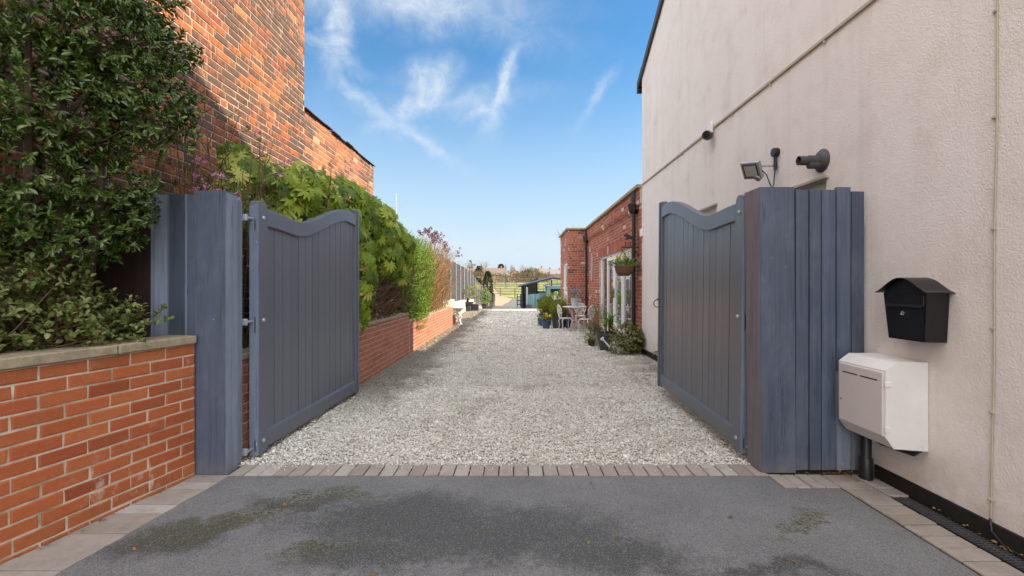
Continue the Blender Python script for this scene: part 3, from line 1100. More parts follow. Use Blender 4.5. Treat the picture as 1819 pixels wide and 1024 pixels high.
# ------------------------------------------------------------------ rendered house, right
def rendered_house():
    X = 2.5
    t = thing('rendered_house', 'pale cream roughcast rendered house with a bare gable end facing the drive', 'house', (X, 3, 0))
    eave, ridge, y0, y1, yr = 5.43, 8.35, -2.0, 9.0, 3.5
    # gable wall with two shallow window recesses cut through the face
    wins = ((3.66, 4.62, 1.18, 2.19), (5.66, 6.4, 1.5, 2.33))
    mb = MB()
    ys = sorted({y0, y1, yr} | {w[0] for w in wins} | {w[1] for w in wins})
    tp = lambda y: eave + (ridge - eave) * (1 - abs(y - yr) / 5.5)
    for a, b in zip(ys[:-1], ys[1:]):
        cut = [w for w in wins if w[0] <= a and w[1] >= b]
        if cut:
            w = cut[0]
            mb.prism([(a, 0.0), (b, 0.0), (b, w[2]), (a, w[2])], X, X + .3, 'x')
            mb.prism([(a, w[3]), (b, w[3]), (b, tp(b)), (a, tp(a))], X, X + .3, 'x')
        else:
            mb.prism([(a, 0.0), (b, 0.0), (b, tp(b)), (a, tp(a))], X, X + .3, 'x')
    mb.box(X + .3, X + 7.5, 8.7, 9.0, 0, eave)
    mb.box(X + .3, X + 7.5, y0, y0 + .3, 0, eave)
    mb.prism([(y0, 0.0), (y1, 0.0), (y1, tp(y1)), (yr, ridge), (y0, tp(y0))], X + 7.2, X + 7.5, 'x')
    mb.build('wall', M['render'], t, fix=False)
    mb = MB()
    ps = [(-2.0, .10)]
    y = -2.0
    mb.box(X - .012, X + .01, -2.0, 3.16, -.02, .092, .004)
    mb.box(X - .012, X + .01, 3.50, 9.0, -.02, .10, .004)
    mb.build('plinth', M['plinth'], t)
    for s, e, c, d in wins:
        f = MB()
        f.box(X + .07, X + .12, s + .002, e - .002, c + .002, c + .06)
        f.box(X + .07, X + .12, s + .002, e - .002, d - .06, d - .002)
        f.box(X + .07, X + .12, s + .002, s + .06, c + .06, d - .06)
        f.box(X + .07, X + .12, e - .06, e - .002, c + .06, d - .06)
        fo = f.build('window', M['upvc'], t)
        p = MB()
        p.box(X + .09, X + .10, s + .06, e - .06, c + .06, d - .06)
        p.build('pane', M['glass'], fo)
        lb = MB()
        lb.box(X - .022, X + .06, s - .03, e + .03, d + .002, d + .03, .004)
        lb.build('drip_ledge', M['cream'], fo)
    # near-black sheet puts the dark of the room behind the panes
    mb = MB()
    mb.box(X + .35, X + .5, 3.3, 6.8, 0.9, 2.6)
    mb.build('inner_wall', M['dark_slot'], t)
    mb = MB()
    th = .10
    sl = (ridge - eave) / 5.5
    for s in (-1, 1):
        ye = yr + s * 5.72
        ze = eave - sl * .22
        mb.prism([(yr, ridge + .01), (ye, ze + .01), (ye, ze + th), (yr, ridge + th + .015)], X - .012, X + 7.6, 'x')
    mb.build('roof', M['slate'], t)
    mb = MB()
    for s in (-1, 1):
        n = 18
        for k in range(n):
            a, b = k / n, (k + .985) / n
            ya, yb = yr + s * 5.72 * a, yr + s * 5.72 * b
            za, zb = ridge - sl * 5.72 * a, ridge - sl * 5.72 * b
            up = .11 + .012 * (k % 2)
            mb.prism([(ya, za - .012), (yb, zb - .02), (yb, zb + up), (ya, za + up + .012)], X - .046, X - .014, 'x')
    mb.build('verge', M['slate'], t)
    mb = MB()
    mb.lathe([(.055, 0), (.055, 7.6)], (X - .04, 9.20, 5.27), 12, (1, 0, 0))
    mb.build('gutter', M['black_plastic'], t)
    return t


rendered_house()


# ------------------------------------------------------------------ brick outbuilding, right
def outbuilding():
    X = 2.505
    t = thing('brick_outbuilding', 'single storey red brick outbuilding with flat parapet and white french doors', 'outbuilding', (X, 12, 0))
    O, U, N = (X, 15.8, 0), (0, -1, 0), (-1, 0, 0)
    L = 15.8 - 9.02
    H = 3.27
    dz0, dz1 = .14, 2.17
    op = [(15.8 - 13.6, 15.8 - 9.86, dz0, dz1)]
    mb = MB()
    slab(mb, O, U, N, L, H, .3, op)
    mb.mat_i = 1
    op2 = op + [(0, L, 2.88, 2.965)]
    brickwork(mb, O, U, N, L, H, bl=.222, bh=.069, j=.011, bond='garden', jit=.0022, openings=op2 + [(op[0][0] - .12, op[0][1] + .12, 2.17, 2.41)])
    brickwork(mb, Vector(O) + Vector((0, 0, 2.172)) + Vector(U) * (op[0][0] - .11), U, N, op[0][1] - op[0][0] + .22, .235, bl=.215, bh=.225, j=.009, bond='x', jit=.0015) if False else None
    u = op[0][0] - .11
    while u < op[0][1] + .1:   # soldier course over the doors
        b = Vector(O) + Vector(U) * u
        for z_ in (2.178,):
            a_ = b + Vector((0, 0, z_))
            e_ = min(.068, op[0][1] + .115 - u)
            vs = [a_ + Vector(N) * .006, a_ + Vector(U) * e_ + Vector(N) * .006, a_ + Vector(U) * e_ + Vector((0, 0, .225)) + Vector(N) * .006, a_ + Vector((0, 0, .225)) + Vector(N) * .006]
            vs += [v - Vector(N) * .008 for v in vs]
            mb.add(vs, [(0, 1, 2, 3), (0, 4, 5, 1), (1, 5, 6, 2), (2, 6, 7, 3), (3, 7, 4, 0)])
        u += .078
    # dentil course of projecting headers
    u = .1
    while u < L - .12:
        b = Vector(O) + Vector(U) * u + Vector((0, 0, 2.885))
        vs = [b + Vector(N) * .05, b + Vector(U) * .105 + Vector(N) * .05, b + Vector(U) * .105 + Vector((0, 0, .074)) + Vector(N) * .05, b + Vector((0, 0, .074)) + Vector(N) * .05]
        vs += [v - Vector(N) * .052 for v in vs]
        mb.add(vs, [(0, 1, 2, 3), (0, 4, 5, 1), (1, 5, 6, 2), (2, 6, 7, 3), (3, 7, 4, 0)])
        u += .205
    brickwork(mb, Vector(O) + Vector((0, 0, 2.965)) + Vector(N) * .045, U, N, L, H - 2.965, bl=.222, bh=.069, j=.011, bond='stretcher', jit=.002)
    mb.mat_i = 0
    slab(mb, Vector(O) + Vector(N) * .045, U, N, L, H, .045, z0=2.965)
    # the rest of the shell, out of sight
    mb.box(X, X + 5, 23.7, 24, 0, H)
    mb.box(X + 4.7, X + 5, 9.4, 23.7, 0, H)
    mb.box(X + .3, X + 5, 9.05, 9.35, 0, H)
    mb.box(X, X + .3, 18.45, 23.7, 0, H)
    mb.build('wall', [M['mortar_pale'], M['reclaimed_brick']], t, fix=False)
    # bay
    Xb = 1.82
    mb = MB()
    bo = [(.22, 1.5, .14, 2.15)]
    slab(mb, (Xb, 15.8, 0), (0, 1, 0), (-1, 0, 0), 2.6, H, .25, bo)
    slab(mb, (Xb + .25, 15.8, 0), (1, 0, 0), (0, -1, 0), X - Xb - .25, H, .25)
    slab(mb, (Xb + .25, 18.4, 0), (1, 0, 0), (0, 1, 0), X - Xb - .25, H, .25)
    mb.mat_i = 1
    brickwork(mb, (Xb, 15.8, 0), (0, 1, 0), (-1, 0, 0), 2.6, H, bl=.222, bh=.069, j=.011, bond='garden', jit=.002, openings=bo)
    brickwork(mb, (Xb, 15.8, 0), (1, 0, 0), (0, -1, 0), X - Xb, H, bl=.222, bh=.069, j=.011, bond='garden', jit=.002)
    mb.build('bay', [M['mortar_pale'], M['reclaimed_brick']], t, fix=False)
    mb = MB()
    for a, b in ((8.99, 11.2), (11.2, 13.4), (13.4, 15.72)):
        mb.box(X - .115, X + .35, a + .004, b - .004, H + .002, H + .072, .008)
    mb.box(Xb - .07, X + .3, 15.724, 18.47, H + .003, H + .072, .008)
    mb.box(X - .06, X + .35, 18.48, 24.05, H + .002, H + .07, .008)
    mb.build('coping', M['stone'], t)
    mb = MB()
    mb.box(X + .3, X + 4.7, 9.36, 23.7, H - .3, H - .2)
    mb.build('roof', M['slate'], t)
    # french doors: two side lights and a pair of doors
    fx0, fx1 = X + .05, X + .12
    edges = [9.86, 10.82, 11.74, 12.70, 13.6]
    fr = MB()
    for y in (9.86, 10.80, 12.68, 13.54):
        fr.box(fx0, fx1, y, y + .06, dz0, dz1, .004)
    fr.box(fx0, fx1, 9.92, 13.54, dz1 - .06, dz1 - .002, .004)
    fr.box(fx0 - .08, fx1, 9.87, 13.59, dz0 - .03, dz0 - .003, .004)
    fo = fr.build('door_frame', M['upvc'], t)
    for a, b in ((9.92, 10.80), (12.74, 13.54)):
        p = MB()
        p.box(fx0 + .03, fx0 + .04, a + .003, b - .003, dz0 + .003, dz1 - .063)
        p.build('side_light', M['glass'], fo)
    for a, b, hy in ((10.865, 11.765, 11.72), (11.775, 12.675, 11.82)):
        d = MB()
        z0, z1 = dz0 + .01, dz1 - .065
        d.box(fx0 - .012, fx1 - .02, a, a + .085, z0, z1, .005)
        d.box(fx0 - .012, fx1 - .02, b - .085, b, z0, z1, .005)
        d.box(fx0 - .010, fx1 - .022, a + .085, b - .085, z1 - .1, z1, .005)
        d.box(fx0 - .010, fx1 - .022, a + .085, b - .085, z0, z0 + .2, .005)
        do = d.build('door', M['upvc'], t)
        p = MB()
        p.box(fx0 + .02, fx0 + .03, a + .087, b - .087, z0 + .202, z1 - .102)
        p.build('pane', M['glass'], do)
        h = MB()
        h.box(fx0 - .022, fx0 - .011, hy - .018, hy + .018, 1.02, 1.26, .004)
        h.tube([(fx0 - .02, hy, 1.17), (fx0 - .055, hy, 1.17), (fx0 - .06, hy + (.11 if hy > 11.75 else -.11), 1.165)], .010, 8)
        h.build('handle', M['iron'], do)
    # bay window door
    b0, b1, bz0, bz1 = 16.02, 17.3, .14, 2.15
    d = MB()
    for y in (b0 + .002, b1 - .062):
        d.box(Xb + .03, Xb + .1, y, y + .06, bz0, bz1 - .002, .004)
    for z in (bz0 + .002, 1.0, bz1 - .075):
        d.box(Xb + .032, Xb + .098, b0 + .062, b1 - .062, z, z + .07, .004)
    wo = d.build('window', M['upvc'], t)
    p = MB()
    p.box(Xb + .06, Xb + .07, b0 + .062, b1 - .062, bz0 + .072, 1.0)
    p.box(Xb + .06, Xb + .07, b0 + .062, b1 - .062, 1.07, bz1 - .075)
    p.build('pane', M['glass'], wo)
    h = MB()
    h.box(Xb - .02, Xb + .03, 16.06, 16.1, 1.3, 1.42, .004)
    h.build('handle', M['iron'], wo)
    # dim room behind the glass
    mb = MB()
    mb.box(X + 2.2, X + 2.3, 9.4, 18.4, .02, 2.9)
    mb.build('inner_wall', plain('dim room wall', (.22, .19, .17), .9), t)
    mb = MB()
    mb.box(Xb + .4, X + 4.6, 9.4, 18.0, -.01, .10)
    mb.build('inner_floor', plain('dim room floor', (.16, .12, .09), .7), t)
    # downpipes with hopper heads
    for (px_, py_, zt) in ((X - .075, 9.36, 2.80), (X - .075, 15.66, 2.82)):
        d = MB()
        d.tube([(px_, py_, .02), (px_, py_, zt)], .038, 10)
        for z in (.9, 1.85):
            d.lathe([(.046, -.03), (.046, .03)], (px_, py_, z), 10)
            d.box(px_, X, py_ - .012, py_ + .012, z - .012, z + .012)
        dp = d.build('downpipe', M['black_plastic'], t, smooth=True)
        hp = MB()
        hp.lathe([(.05, 0), (.10, .06), (.125, .20), (.125, .215)], (px_, py_, zt), 4)
        hp.tube([(px_, py_, zt + .2), (px_, py_, zt + .3), (px_ + .02, py_, zt + .45)], .05, 8)
        hp.build('hopper_head', M['black_plastic'], dp)
    return t


outbuilding()


# ================================================================== gates
def top_z(s):
    """underside-to-top height of the swan neck rail at distance s from the hinge"""
    k = min(1, max(0, (s - .52) / 1.25))
    k = k * k * (3 - 2 * k)
    return 1.915 + .285 * k + .035 * math.cos(min(1, max(0, (s - .1) / .8)) * math.pi) * (1 - k) * .6 - .03 * max(0, (s - 1.75) / .3) ** 2


def gate(side, origin, rz, label, tilt=0.0, dz=0.0):
    """side = +1: faces +x (left gate);  -1: faces -x.  Runs from the hinge along +y"""
    t = thing('driveway_gate', label, 'gate', (0, 0, 0), 'wooden driveway gates standing open')
    S = side
    L = 2.06

    def B(mb, x0, x1, *a, **k):
        mb.box(S * x0, S * x1, *a, **k)
    # hinge stile: pale arris towards the road, rounded head
    mb = MB()
    prof = [(0, .02), (.118, .02), (.118, 1.94), (.105, 1.972), (.08, 1.99), (.03, 1.99), (.008, 1.975), (0, 1.95)]
    mb.prism(prof, S * -.036, S * .036, 'x')
    mb.build('hinge_stile', M['paint_gate'], t)
    e = MB()
    e.prism([(-.036, .022), (.036, .022), (.036, 1.952), (.02, 1.966), (-.036, 1.945)], -.0035, -.0005, 'y')
    e.build('stile_edge', M['paint_edge'], t)
    mb = MB()
    mb.box(S * -.034, S * .034, L - .085, L, .03, 2.245, .006)
    mb.box(S * .034, S * .046, L - .035, L + .004, .03, 2.24, .004)
    mb.build('meeting_stile', M['paint_gate'], t)
    mb = MB()
    mb.box(S * -.03, S * .034, .119, L - .086, .05, .175, .006)
    mb.prism([(S * .0305, .1752), (S * .0305, .182), (S * .012, .189), (S * .012, .1752)], .12, L - .087, 'y')
    mb.build('bottom_rail', M['paint_gate'], t)
    # swan neck rail
    mb = MB()
    n = 26
    vs, fs = [], []
    for i in range(n + 1):
        s = .119 + (L - .205) * i / n
        zt = top_z(s)
        for (x, z) in ((-.034, zt - .135), (.030, zt - .135), (.036, zt - .129), (.036, zt - .006), (.030, zt), (-.034, zt)):
            vs.append((S * x, s, z))
    for i in range(n):
        for k in range(6):
            k2 = (k + 1) % 6
            fs.append((i * 6 + k, i * 6 + k2, (i + 1) * 6 + k2, (i + 1) * 6 + k))
    fs += [tuple(range(6)), tuple(n * 6 + k for k in range(5, -1, -1))]
    mb.add(vs, fs)
    mb.build('top_rail', M['paint_gate'], t, smooth=True)
    # tongue and groove boards
    mb = MB()
    nb = 14
    w = (L - .205) / nb
    for i in range(nb):
        a = .12 + w * i
        zt = min(top_z(a), top_z(a + w)) - .05
        f = S * (.013 + random.uniform(-.0012, .0012))
        x1 = S * -.016
        c = .0035
        y0, y1 = a, a + w
        q = .0036
        pl = [(f, y0 + c), (f, y1 - c), (f - S * c, y1 - q), (x1, y1 - q), (x1, y0 + q), (f - S * c, y0 + q)]
        mb.prism(pl, .17, zt, 'z')
    mb.build('boards', M['paint_gate'], t)
    mb = MB()
    mb.box(S * -.022, S * -.0162, .12, L - .09, .16, 1.9)
    mb.build('groove_shade', M['dark_slot'], t)  # dark sheet gives the grooves between boards their shade
    # ironmongery
    for z in (1.86, 1.06, .12):
        b = MB()
        b.lathe([(.0165, 0), (.016, .005), (.011, .010), (.004, .012)], (S * .036, .062, z), 12, (S, 0, 0))
        b.build('bolt', M['galv'], t, smooth=True)
    for z, h in ((1.80, .075), (1.03, .115), (.10, .07)):
        b = MB()
        b.box(S * .004, S * .016, -.006, -.004, z - h / 2 - .012, z + h / 2 + .012)
        b.build('hinge_plate', M['paint_gate'], t)
        b = MB()
        b.box(S * .007, S * .012, -.0072, -.0062, z - h / 2, z + h / 2)
        b.build('slot', M['dark_slot'], t)
    for z in (1.845, 1.055, .075):
        b = MB()
        b.tube([(S * -.02, -.07, z), (S * -.012, .03, z)], .011, 8)
        b.box(S * -.12, S * -.012, -.085, -.055, z - .025, z + .025, .004)
        b.build('hinge_bracket', M['galv'], t)
    if side < 0:
        b = MB()
        b.tube([(S * (.055 + .045 * math.sin(a)), L - .012, 1.03 + .045 * math.cos(a)) for a in np.linspace(0, 2 * math.pi, 17)], .0055, 6)
        b.tube([(S * .046, L - .012, 1.08), (S * .064, L - .012, 1.08)], .008, 8)
        b.build('ring_handle', M['iron'], t, smooth=True)
    t.location = (origin[0], origin[1], dz)
    t.rotation_euler = (tilt, 0, rz)
    return t


gate(1, (-2.012, 3.50), R(-1.5), 'slate grey boarded gate with swan neck top, open beside the red dwarf wall')
gate(-1, (1.745, 3.47), R(-.6), 'slate grey boarded gate with ring handle, open beside the cream rendered wall', R(1.6), .03)


# ------------------------------------------------------------------ gateposts and boarding
def gateposts():
    t = thing('timber_gatepost', 'thick slate blue timber gatepost standing at the end of the brick garden wall', 'gatepost', (-2.14, 3.3, 0))
    mb = MB()
    mb.prism([(-2.252, 3.19), (-2.038, 3.19), (-2.046, 3.335), (-2.252, 3.335)], -.05, 1.998, 'z')
    mb.build('post', M['paint'], t)
    mb = MB()
    mb.prism([(-2.0375, 3.194), (-2.033, 3.194), (-2.0405, 3.337), (-2.0455, 3.337)], -.04, 1.985, 'z')
    mb.build('side_board', M['paint_light'], t)  # added thin board; its lighter paint stands for light on the side face
    mb = MB()
    mb.box(-2.20, -2.066, 3.337, 3.425, -.05, 1.985, .006)
    mb.build('packer', M['paint_light'], t)  # lighter paint carries the light on the post's side here too
    mb = MB()
    mb.box(-2.065, -2.051, 3.345, 3.415, .01, 1.965, .003)
    mb.build('stop_board', M['paint_edge'], t)
    # fence between post and house: three painted boards, then dark ones
    t = thing('board_fence', 'tall feather edge board fence, part slate blue and part dark brown, behind the dark shrub', 'fence', (-2.7, 3.27, .9))
    mb = MB()
    edges = [-2.256, -2.352, -2.478, -2.605]
    for i in range(3):
        mb.mat_i = i
        mb.prism([(edges[i + 1] - .012, 3.262), (edges[i], 3.272), (edges[i], 3.282), (edges[i + 1] - .012, 3.284)], .965 if i < 2 else .955, 1.985 + .006 * (i % 2), 'z')
    mb.mat_i = 3
    for x in (-2.352, -2.478):
        mb.box(x - .016, x - .004, 3.2575, 3.2605, .97, 1.985)
    mb.build('painted_boards', [M['paint'], M['paint_dark'], M['paint_light'], M['paint_edge']], t)
    mb = MB()
    x = -2.62
    while x > -3.16:
        w = random.uniform(.095, .115)
        mb.prism([(x - w - .01, 3.262), (x, 3.274), (x, 3.284), (x - w - .01, 3.284)], .88, 1.975 + random.uniform(-.015, .005), 'z')
        x -= w
    mb.build('brown_boards', M['brown_wood'], t)
    for z in (1.05, 1.72):
        mb = MB()
        mb.box(-3.18, -2.26, 3.288, 3.33, z, z + .08)
        mb.build('rail', M['brown_wood'], t)
    mb = MB()
    mb.box(-3.19, -2.63, 3.235, 3.259, .84, .985, .004)
    mb.build('gravel_board', M['brown_wood'], t)
    # right hand boxed pillar up to the house
    t = thing('boarded_pillar', 'slate blue boarded timber screen filling the gap between right gate and house', 'fence', (2.1, 3.3, 0))
    mb = MB()
    mb.prism([(1.742, 3.222), (1.985, 3.222), (1.985, 3.40), (1.742, 3.40)], 0.004, 2.03, 'z')
    o = mb.build('post', M['paint'], t)
    for v in o.data.vertices:
        if v.co.z > 1 - .0:
            v.co.x -= .012
    mb = MB()
    mb.prism([(1.736, 3.226), (1.7405, 3.226), (1.7405, 3.404), (1.736, 3.404)], .015, 2.024, 'z')
    o = mb.build('side_board', M['paint_faded'], t)
    for v in o.data.vertices:
        if v.co.z > 1:
            v.co.x -= .024 if v.co.y > .03 else .012
    mb = MB()
    ed = [1.988, 2.085, 2.172, 2.278, 2.384, 2.482]
    for i in range(5):
        z1 = 2.012 + (0, .004, .0, .018, -.012)[i]
        mb.prism([(ed[i], 3.226 - .003 * (i % 2)), (ed[i + 1] - .005, 3.234 - .003 * (i % 2)), (ed[i + 1] - .005, 3.252), (ed[i], 3.252)], .022 if i < 3 else .725, z1, 'z')
    mb.build('boards', M['paint'], t)
    mb = MB()
    for i in (3, 4):
        mb.prism([(ed[i], 3.226 - .003 * (i % 2)), (ed[i + 1] - .005, 3.234 - .003 * (i % 2)), (ed[i + 1] - .005, 3.252), (ed[i], 3.252)], .022, .722, 'z')
    mb.build('pale_board_ends', M['paint_light'], t)
    mb = MB()
    mb.box(1.99, 2.478, 3.2522, 3.2555, .03, 1.99)
    mb.build('backing', M['dark_slot'], t)  # added near-black sheet; its colour is the shade in the seams
    for z in (.3, 1.7):
        mb = MB()
        mb.box(1.99, 2.484, 3.256, 3.30, z, z + .1)
        mb.build('rail', M['paint'], t)


gateposts()


# ================================================================== things on the rendered wall
XW = 2.5


def wall_things():
    # letter box: front faces the drive
    t = thing('letter_box', 'black arched roof metal letter box with lock on the cream wall', 'letter box', (XW, 2.76, 1.0))
    y0, y1, z0, z1, dp = 2.615, 2.925, 1.0, 1.285, .135
    mb = MB()
    ta = .028
    vs = []
    for z, tt in ((z0, ta), (z1, 0)):
        vs += [(XW - dp + tt * .4, y0 + tt, z), (XW - .004, y0 + tt * .6, z), (XW - .004, y1 - tt * .6, z), (XW - dp + tt * .4, y1 - tt, z)]
    ym = (y0 + y1) / 2
    n = 16
    mb.add(vs, [(0, 3, 2, 1), (0, 1, 5, 4), (1, 2, 6, 5), (2, 3, 7, 6), (3, 0, 4, 7)])
    bell = lambda y_: (.5 + .5 * math.cos(math.pi * min(1, abs(y_ - ym) / ((y1 - y0) / 2 + .03)))) ** .72
    arc = [(y0 + .01 + (y1 - y0 - .02) * i / n, z1 + max(.001, .088 * bell(y0 + .01 + (y1 - y0 - .02) * i / n) - .006)) for i in range(n + 1)]
    mb.prism([(y0, z1 - .004)] + arc + [(y1, z1 - .004)], XW - dp, XW - .004, 'x')
    mb.build('body', M['iron'], t)
    mb = MB()
    prof = []
    for i in range(25):
        u = i / 24
        y = y0 - .03 + (y1 - y0 + .06) * u
        k = abs(u - .5) * 2
        prof.append((y, z1 + .001 + .088 * bell(y)))
    mb.prism(prof + [(p[0], p[1] + .006) for p in prof[::-1]], XW - dp - .03, XW - .002, 'x')
    mb.build('roof', M['iron'], t, smooth=True)
    mb = MB()
    mb.box(XW - dp - .004, XW - dp + .012, y0 + .018, y1 - .03, z1 - .075, z1 - .012, .003)
    mb.prism([(XW - dp - .004, z1 - .078), (XW - dp - .02, z1 - .082), (XW - dp - .004, z1 - .066)], y0 + .02, y1 - .035, 'y')
    mb.build('flap', M['iron'], t)
    mb = MB()
    vs = [(XW - dp + .004, y0 + .036, z0 + .012), (XW - dp + .004, y1 - .036, z0 + .012), (XW - dp - .004, y1 - .03, z1 - .09), (XW - dp - .004, y0 + .02, z1 - .09)]
    vs += [(a + .012, b, c) for a, b, c in vs]
    mb.add(vs, [(0, 1, 2, 3), (0, 4, 5, 1), (1, 5, 6, 2), (2, 6, 7, 3), (3, 7, 4, 0)])
    mb.build('door', M['iron'], t)
    mb = MB()
    mb.lathe([(.014, 0), (.0135, .005), (.009, .007), (.008, .006)], (XW - dp - .006, ym, z1 - .122), 14, (-1, 0, 0))
    mb.build('lock', M['chrome'], t, smooth=True)

    # meter box
    t = thing('meter_box', 'white plastic meter box with chamfered edges below the black letter box', 'meter box', (XW, 2.95, .32))
    y0, y1, z0, z1, dp = 2.752, 3.150, .325, .865, .262
    mb = MB()
    ch, c2 = .07, .075
    sec = [(XW - .003, z0), (XW - .003, z1), (XW - dp + ch, z1), (XW - dp, z1 - ch * .72), (XW - dp, z0 + .085), (XW - dp + .05, z0 + .016)]
    mb.prism(sec, y0, y1, 'y')
    bo = mb.build('body', M['white_paint'], t)
    dr = MB()
    dr.box(XW - dp - .010, XW - dp + .004, y0 + .012, y1 - .010, z0 + .09, z1 - ch * .72 - .012, .004)
    do = dr.build('door', plain('pinkish white door', (.60, .55, .54), .5, 0, .08, 5), t)
    for ya, yb in ((y0 + .05, y0 + .19), (y0 + .215, y1 - .05)):
        s = MB()
        s.box(XW - dp - .0115, XW - dp - .0095, ya, yb, z1 - ch - .05, z1 - ch - .043)
        s.build('vent_slot', M['dark_slot'], do)
    s = MB()
    s.lathe([(.009, 0), (.009, .004)], (XW - dp - .009, y1 - .035, .56), 10, (-1, 0, 0))
    s.build('lock', M['grey_plastic'], do)
    for z in (.715, .44):
        s = MB()
        s.box(XW - dp - .006, XW - dp + .03, y0 - .006, y0 + .004, z, z + .032, .002)
        s.build('hinge', M['white_paint'], t)
    p = MB()
    p.tube([(XW - .12, 3.06, .33), (XW - .10, 2.98, .30), (XW - .05, 2.80, .295), (XW - .035, 2.775, .33)], .017, 8)
    p.build('supply_pipe', M['black_plastic'], t, smooth=True)
    # soil pipe in the corner
    t = thing('ground_pipe', 'short black vertical pipe rising from pavers under the white meter box', 'pipe', (2.40, 3.15, 0))
    p = MB()
    p.lathe([(.042, -.02), (.042, .145), (.036, .155), (.033, .16), (.033, .46)], (2.41, 3.13, 0), 16)
    p.build('pipe', M['black_plastic'], t, smooth=True)

    # drain channel
    t = thing('drain_channel', 'long black slotted drain channel set between pavers and cream house wall', 'drain', (2.41, 2, 0))
    mb = MB()
    mb.box(2.356, 2.478, -1, 2.862, -.05, -.022)
    mb.box(2.356, 2.364, -1, 2.862, -.022, .004)
    mb.box(2.470, 2.478, -1, 2.862, -.022, .004)
    mb.build('channel', M['iron'], t)
    mb = MB()
    mb.box(2.412, 2.422, .5, 2.858, -.012, .003)
    y = 2.85
    while y > .7:
        mb.box(2.365, 2.4115, y - .0085, y, -.012, .002)
        mb.box(2.4225, 2.469, y - .0085, y, -.012, .002)
        y -= .0205
    mb.build('grating', M['lead_grey'], t)

    # boiler flue
    t = thing('boiler_flue', 'speckled dark grey boiler flue poking out through a round wall plate', 'flue', (XW, 3.71, 2.35))
    mb = MB()
    c = (XW, 3.71, 2.35)
    mb.lathe([(.125, -.004), (.125, .006), (.112, .02), (.085, .045), (.07, .055), (.06, .06)], c, 28, (-1, 0, 0))
    mb.build('wall_plate', M['lead_grey'], t, smooth=True)
    mb = MB()
    mb.lathe([(.056, .05), (.056, .15), (.049, .152), (.049, .255), (.043, .256), (.043, .20), (.01, .198)], c, 24, (-1, 0, 0))
    mb.build('flue_pipe', M['lead_grey'], t, smooth=True)
    mb = MB()
    mb.lathe([(.042, .04), (.042, .15), (.03, .16)], (XW, 3.70, 2.302), 18, (-1, 0, 0))
    mb.build('air_intake', M['lead_grey'], t, smooth=True)

    t.scale = (.76,) * 3
    # flood light
    t = thing('flood_light', 'grey flood light with sensor bracketed to the cream wall', 'flood light', (XW, 4.40, 2.52))
    mb = MB()
    mb.box(XW - .19, XW - .005, 4.34, 4.362, 2.462, 2.486, .003)
    mb.box(XW - .012, XW, 4.30, 4.39, 2.445, 2.505, .003)
    mb.build('bracket', M['galv'], t)
    Mx = Matrix.Translation((XW - .245, 4.36, 2.455)) @ Matrix.Rotation(R(28), 4, 'Z') @ Matrix.Rotation(R(-38), 4, 'Y') @ Matrix.Rotation(R(10), 4, 'X')
    mb = MB()
    mb.M = Mx
    mb.prism([(-.10, -.10), (.10, -.10), (.10, .10), (-.10, .10)], -.075, -.045, 'x')
    mb.prism([(-.075, -.075), (.075, -.075), (.075, .075), (-.075, .075)], -.045, .02, 'x')
    mb.prism([(-.045, -.04), (.045, -.04), (.045, .04), (-.045, .04)], .02, .055, 'x')
    mb.build('lamp_body', M['grey_plastic'], t)
    mb = MB()
    mb.M = Mx
    mb.box(-.079, -.0755, -.078, .078, -.078, .078)
    lo = mb.build('bezel', M['dark_slot'], t)
    mb = MB()
    mb.M = Mx
    mb.box(-.082, -.0795, -.066, .066, -.066, .066)
    mb.build('lens', M['lens'], lo)
    mb = MB()
    mb.M = Matrix.Translation((XW - .20, 4.34, 2.36)) @ Matrix.Rotation(R(40), 4, 'Y')
    mb.lathe([(.03, -.05), (.043, -.045), (.045, .02), (.03, .04)], (0, 0, 0), 16)
    mb.build('sensor', M['grey_plastic'], t, smooth=True)
    mb = MB()
    mb.lathe([(.05, 0), (.05, .05), (.046, .055)], (XW, 4.33, 2.615), 18, (-1, 0, 0))
    mb.tube([(XW - .028, 4.33, 2.58), (XW - .028, 4.33, 2.42)], .017, 10)
    mb.build('junction_box', M['black_plastic'], t, smooth=True)
    mb = MB()
    mb.tube([(XW - .19, 4.33, 2.43), (XW - .14, 4.30, 2.36), (XW - .10, 4.30, 2.25), (XW - .075, 4.31, 2.225), (XW - .045, 4.33, 2.25), (XW - .03, 4.33, 2.42)], .006, 6)
    mb.build('flex', M['black_plastic'], t, smooth=True)

    t.scale = (.86,) * 3
    # camera on the long conduit
    t = thing('security_camera', 'small dark bullet security camera below white box on the sloping looking conduit', 'camera', (XW, 5.78, 3.25))
    mb = MB()
    mb.box(XW - .055, XW - .012, 5.72, 5.82, 3.26, 3.40, .006)
    mb.build('mount_box', M['white_paint'], t)
    mb = MB()
    mb.lathe([(.04, .07), (.055, .05), (.058, -.02), (.05, -.05), (.046, -.055), (.038, -.04)], (XW - .09, 5.73, 3.225), 18, (.55, .8, .12))
    mb.build('camera_body', M['lead_grey'], t, smooth=True)
    mb = MB()
    mb.lathe([(.036, -.046), (.020, -.052), (.018, -.045)], (XW - .09, 5.73, 3.225), 16, (.55, .8, .12))
    mb.build('lens', M['dark_slot'], t)
    t = thing('conduit', 'cream cable conduit running level across the whole rendered gable', 'cable', (XW, 5, 3.32))
    mb = MB()
    mb.box(XW - .020, XW - .001, -1.8, 8.96, 3.31, 3.338, .003)
    for y in np.arange(2.1, 8.9, .78):
        mb.box(XW - .018, XW - .001, y, y + .02, 3.285, 3.31, .002)
    mb.build('trunking', M['cream'], t)
    t = thing('wall_cable', 'thin cream cable clipped upright down the cream wall near the drain', 'cable', (XW, 2.38, 1.3))
    mb = MB()
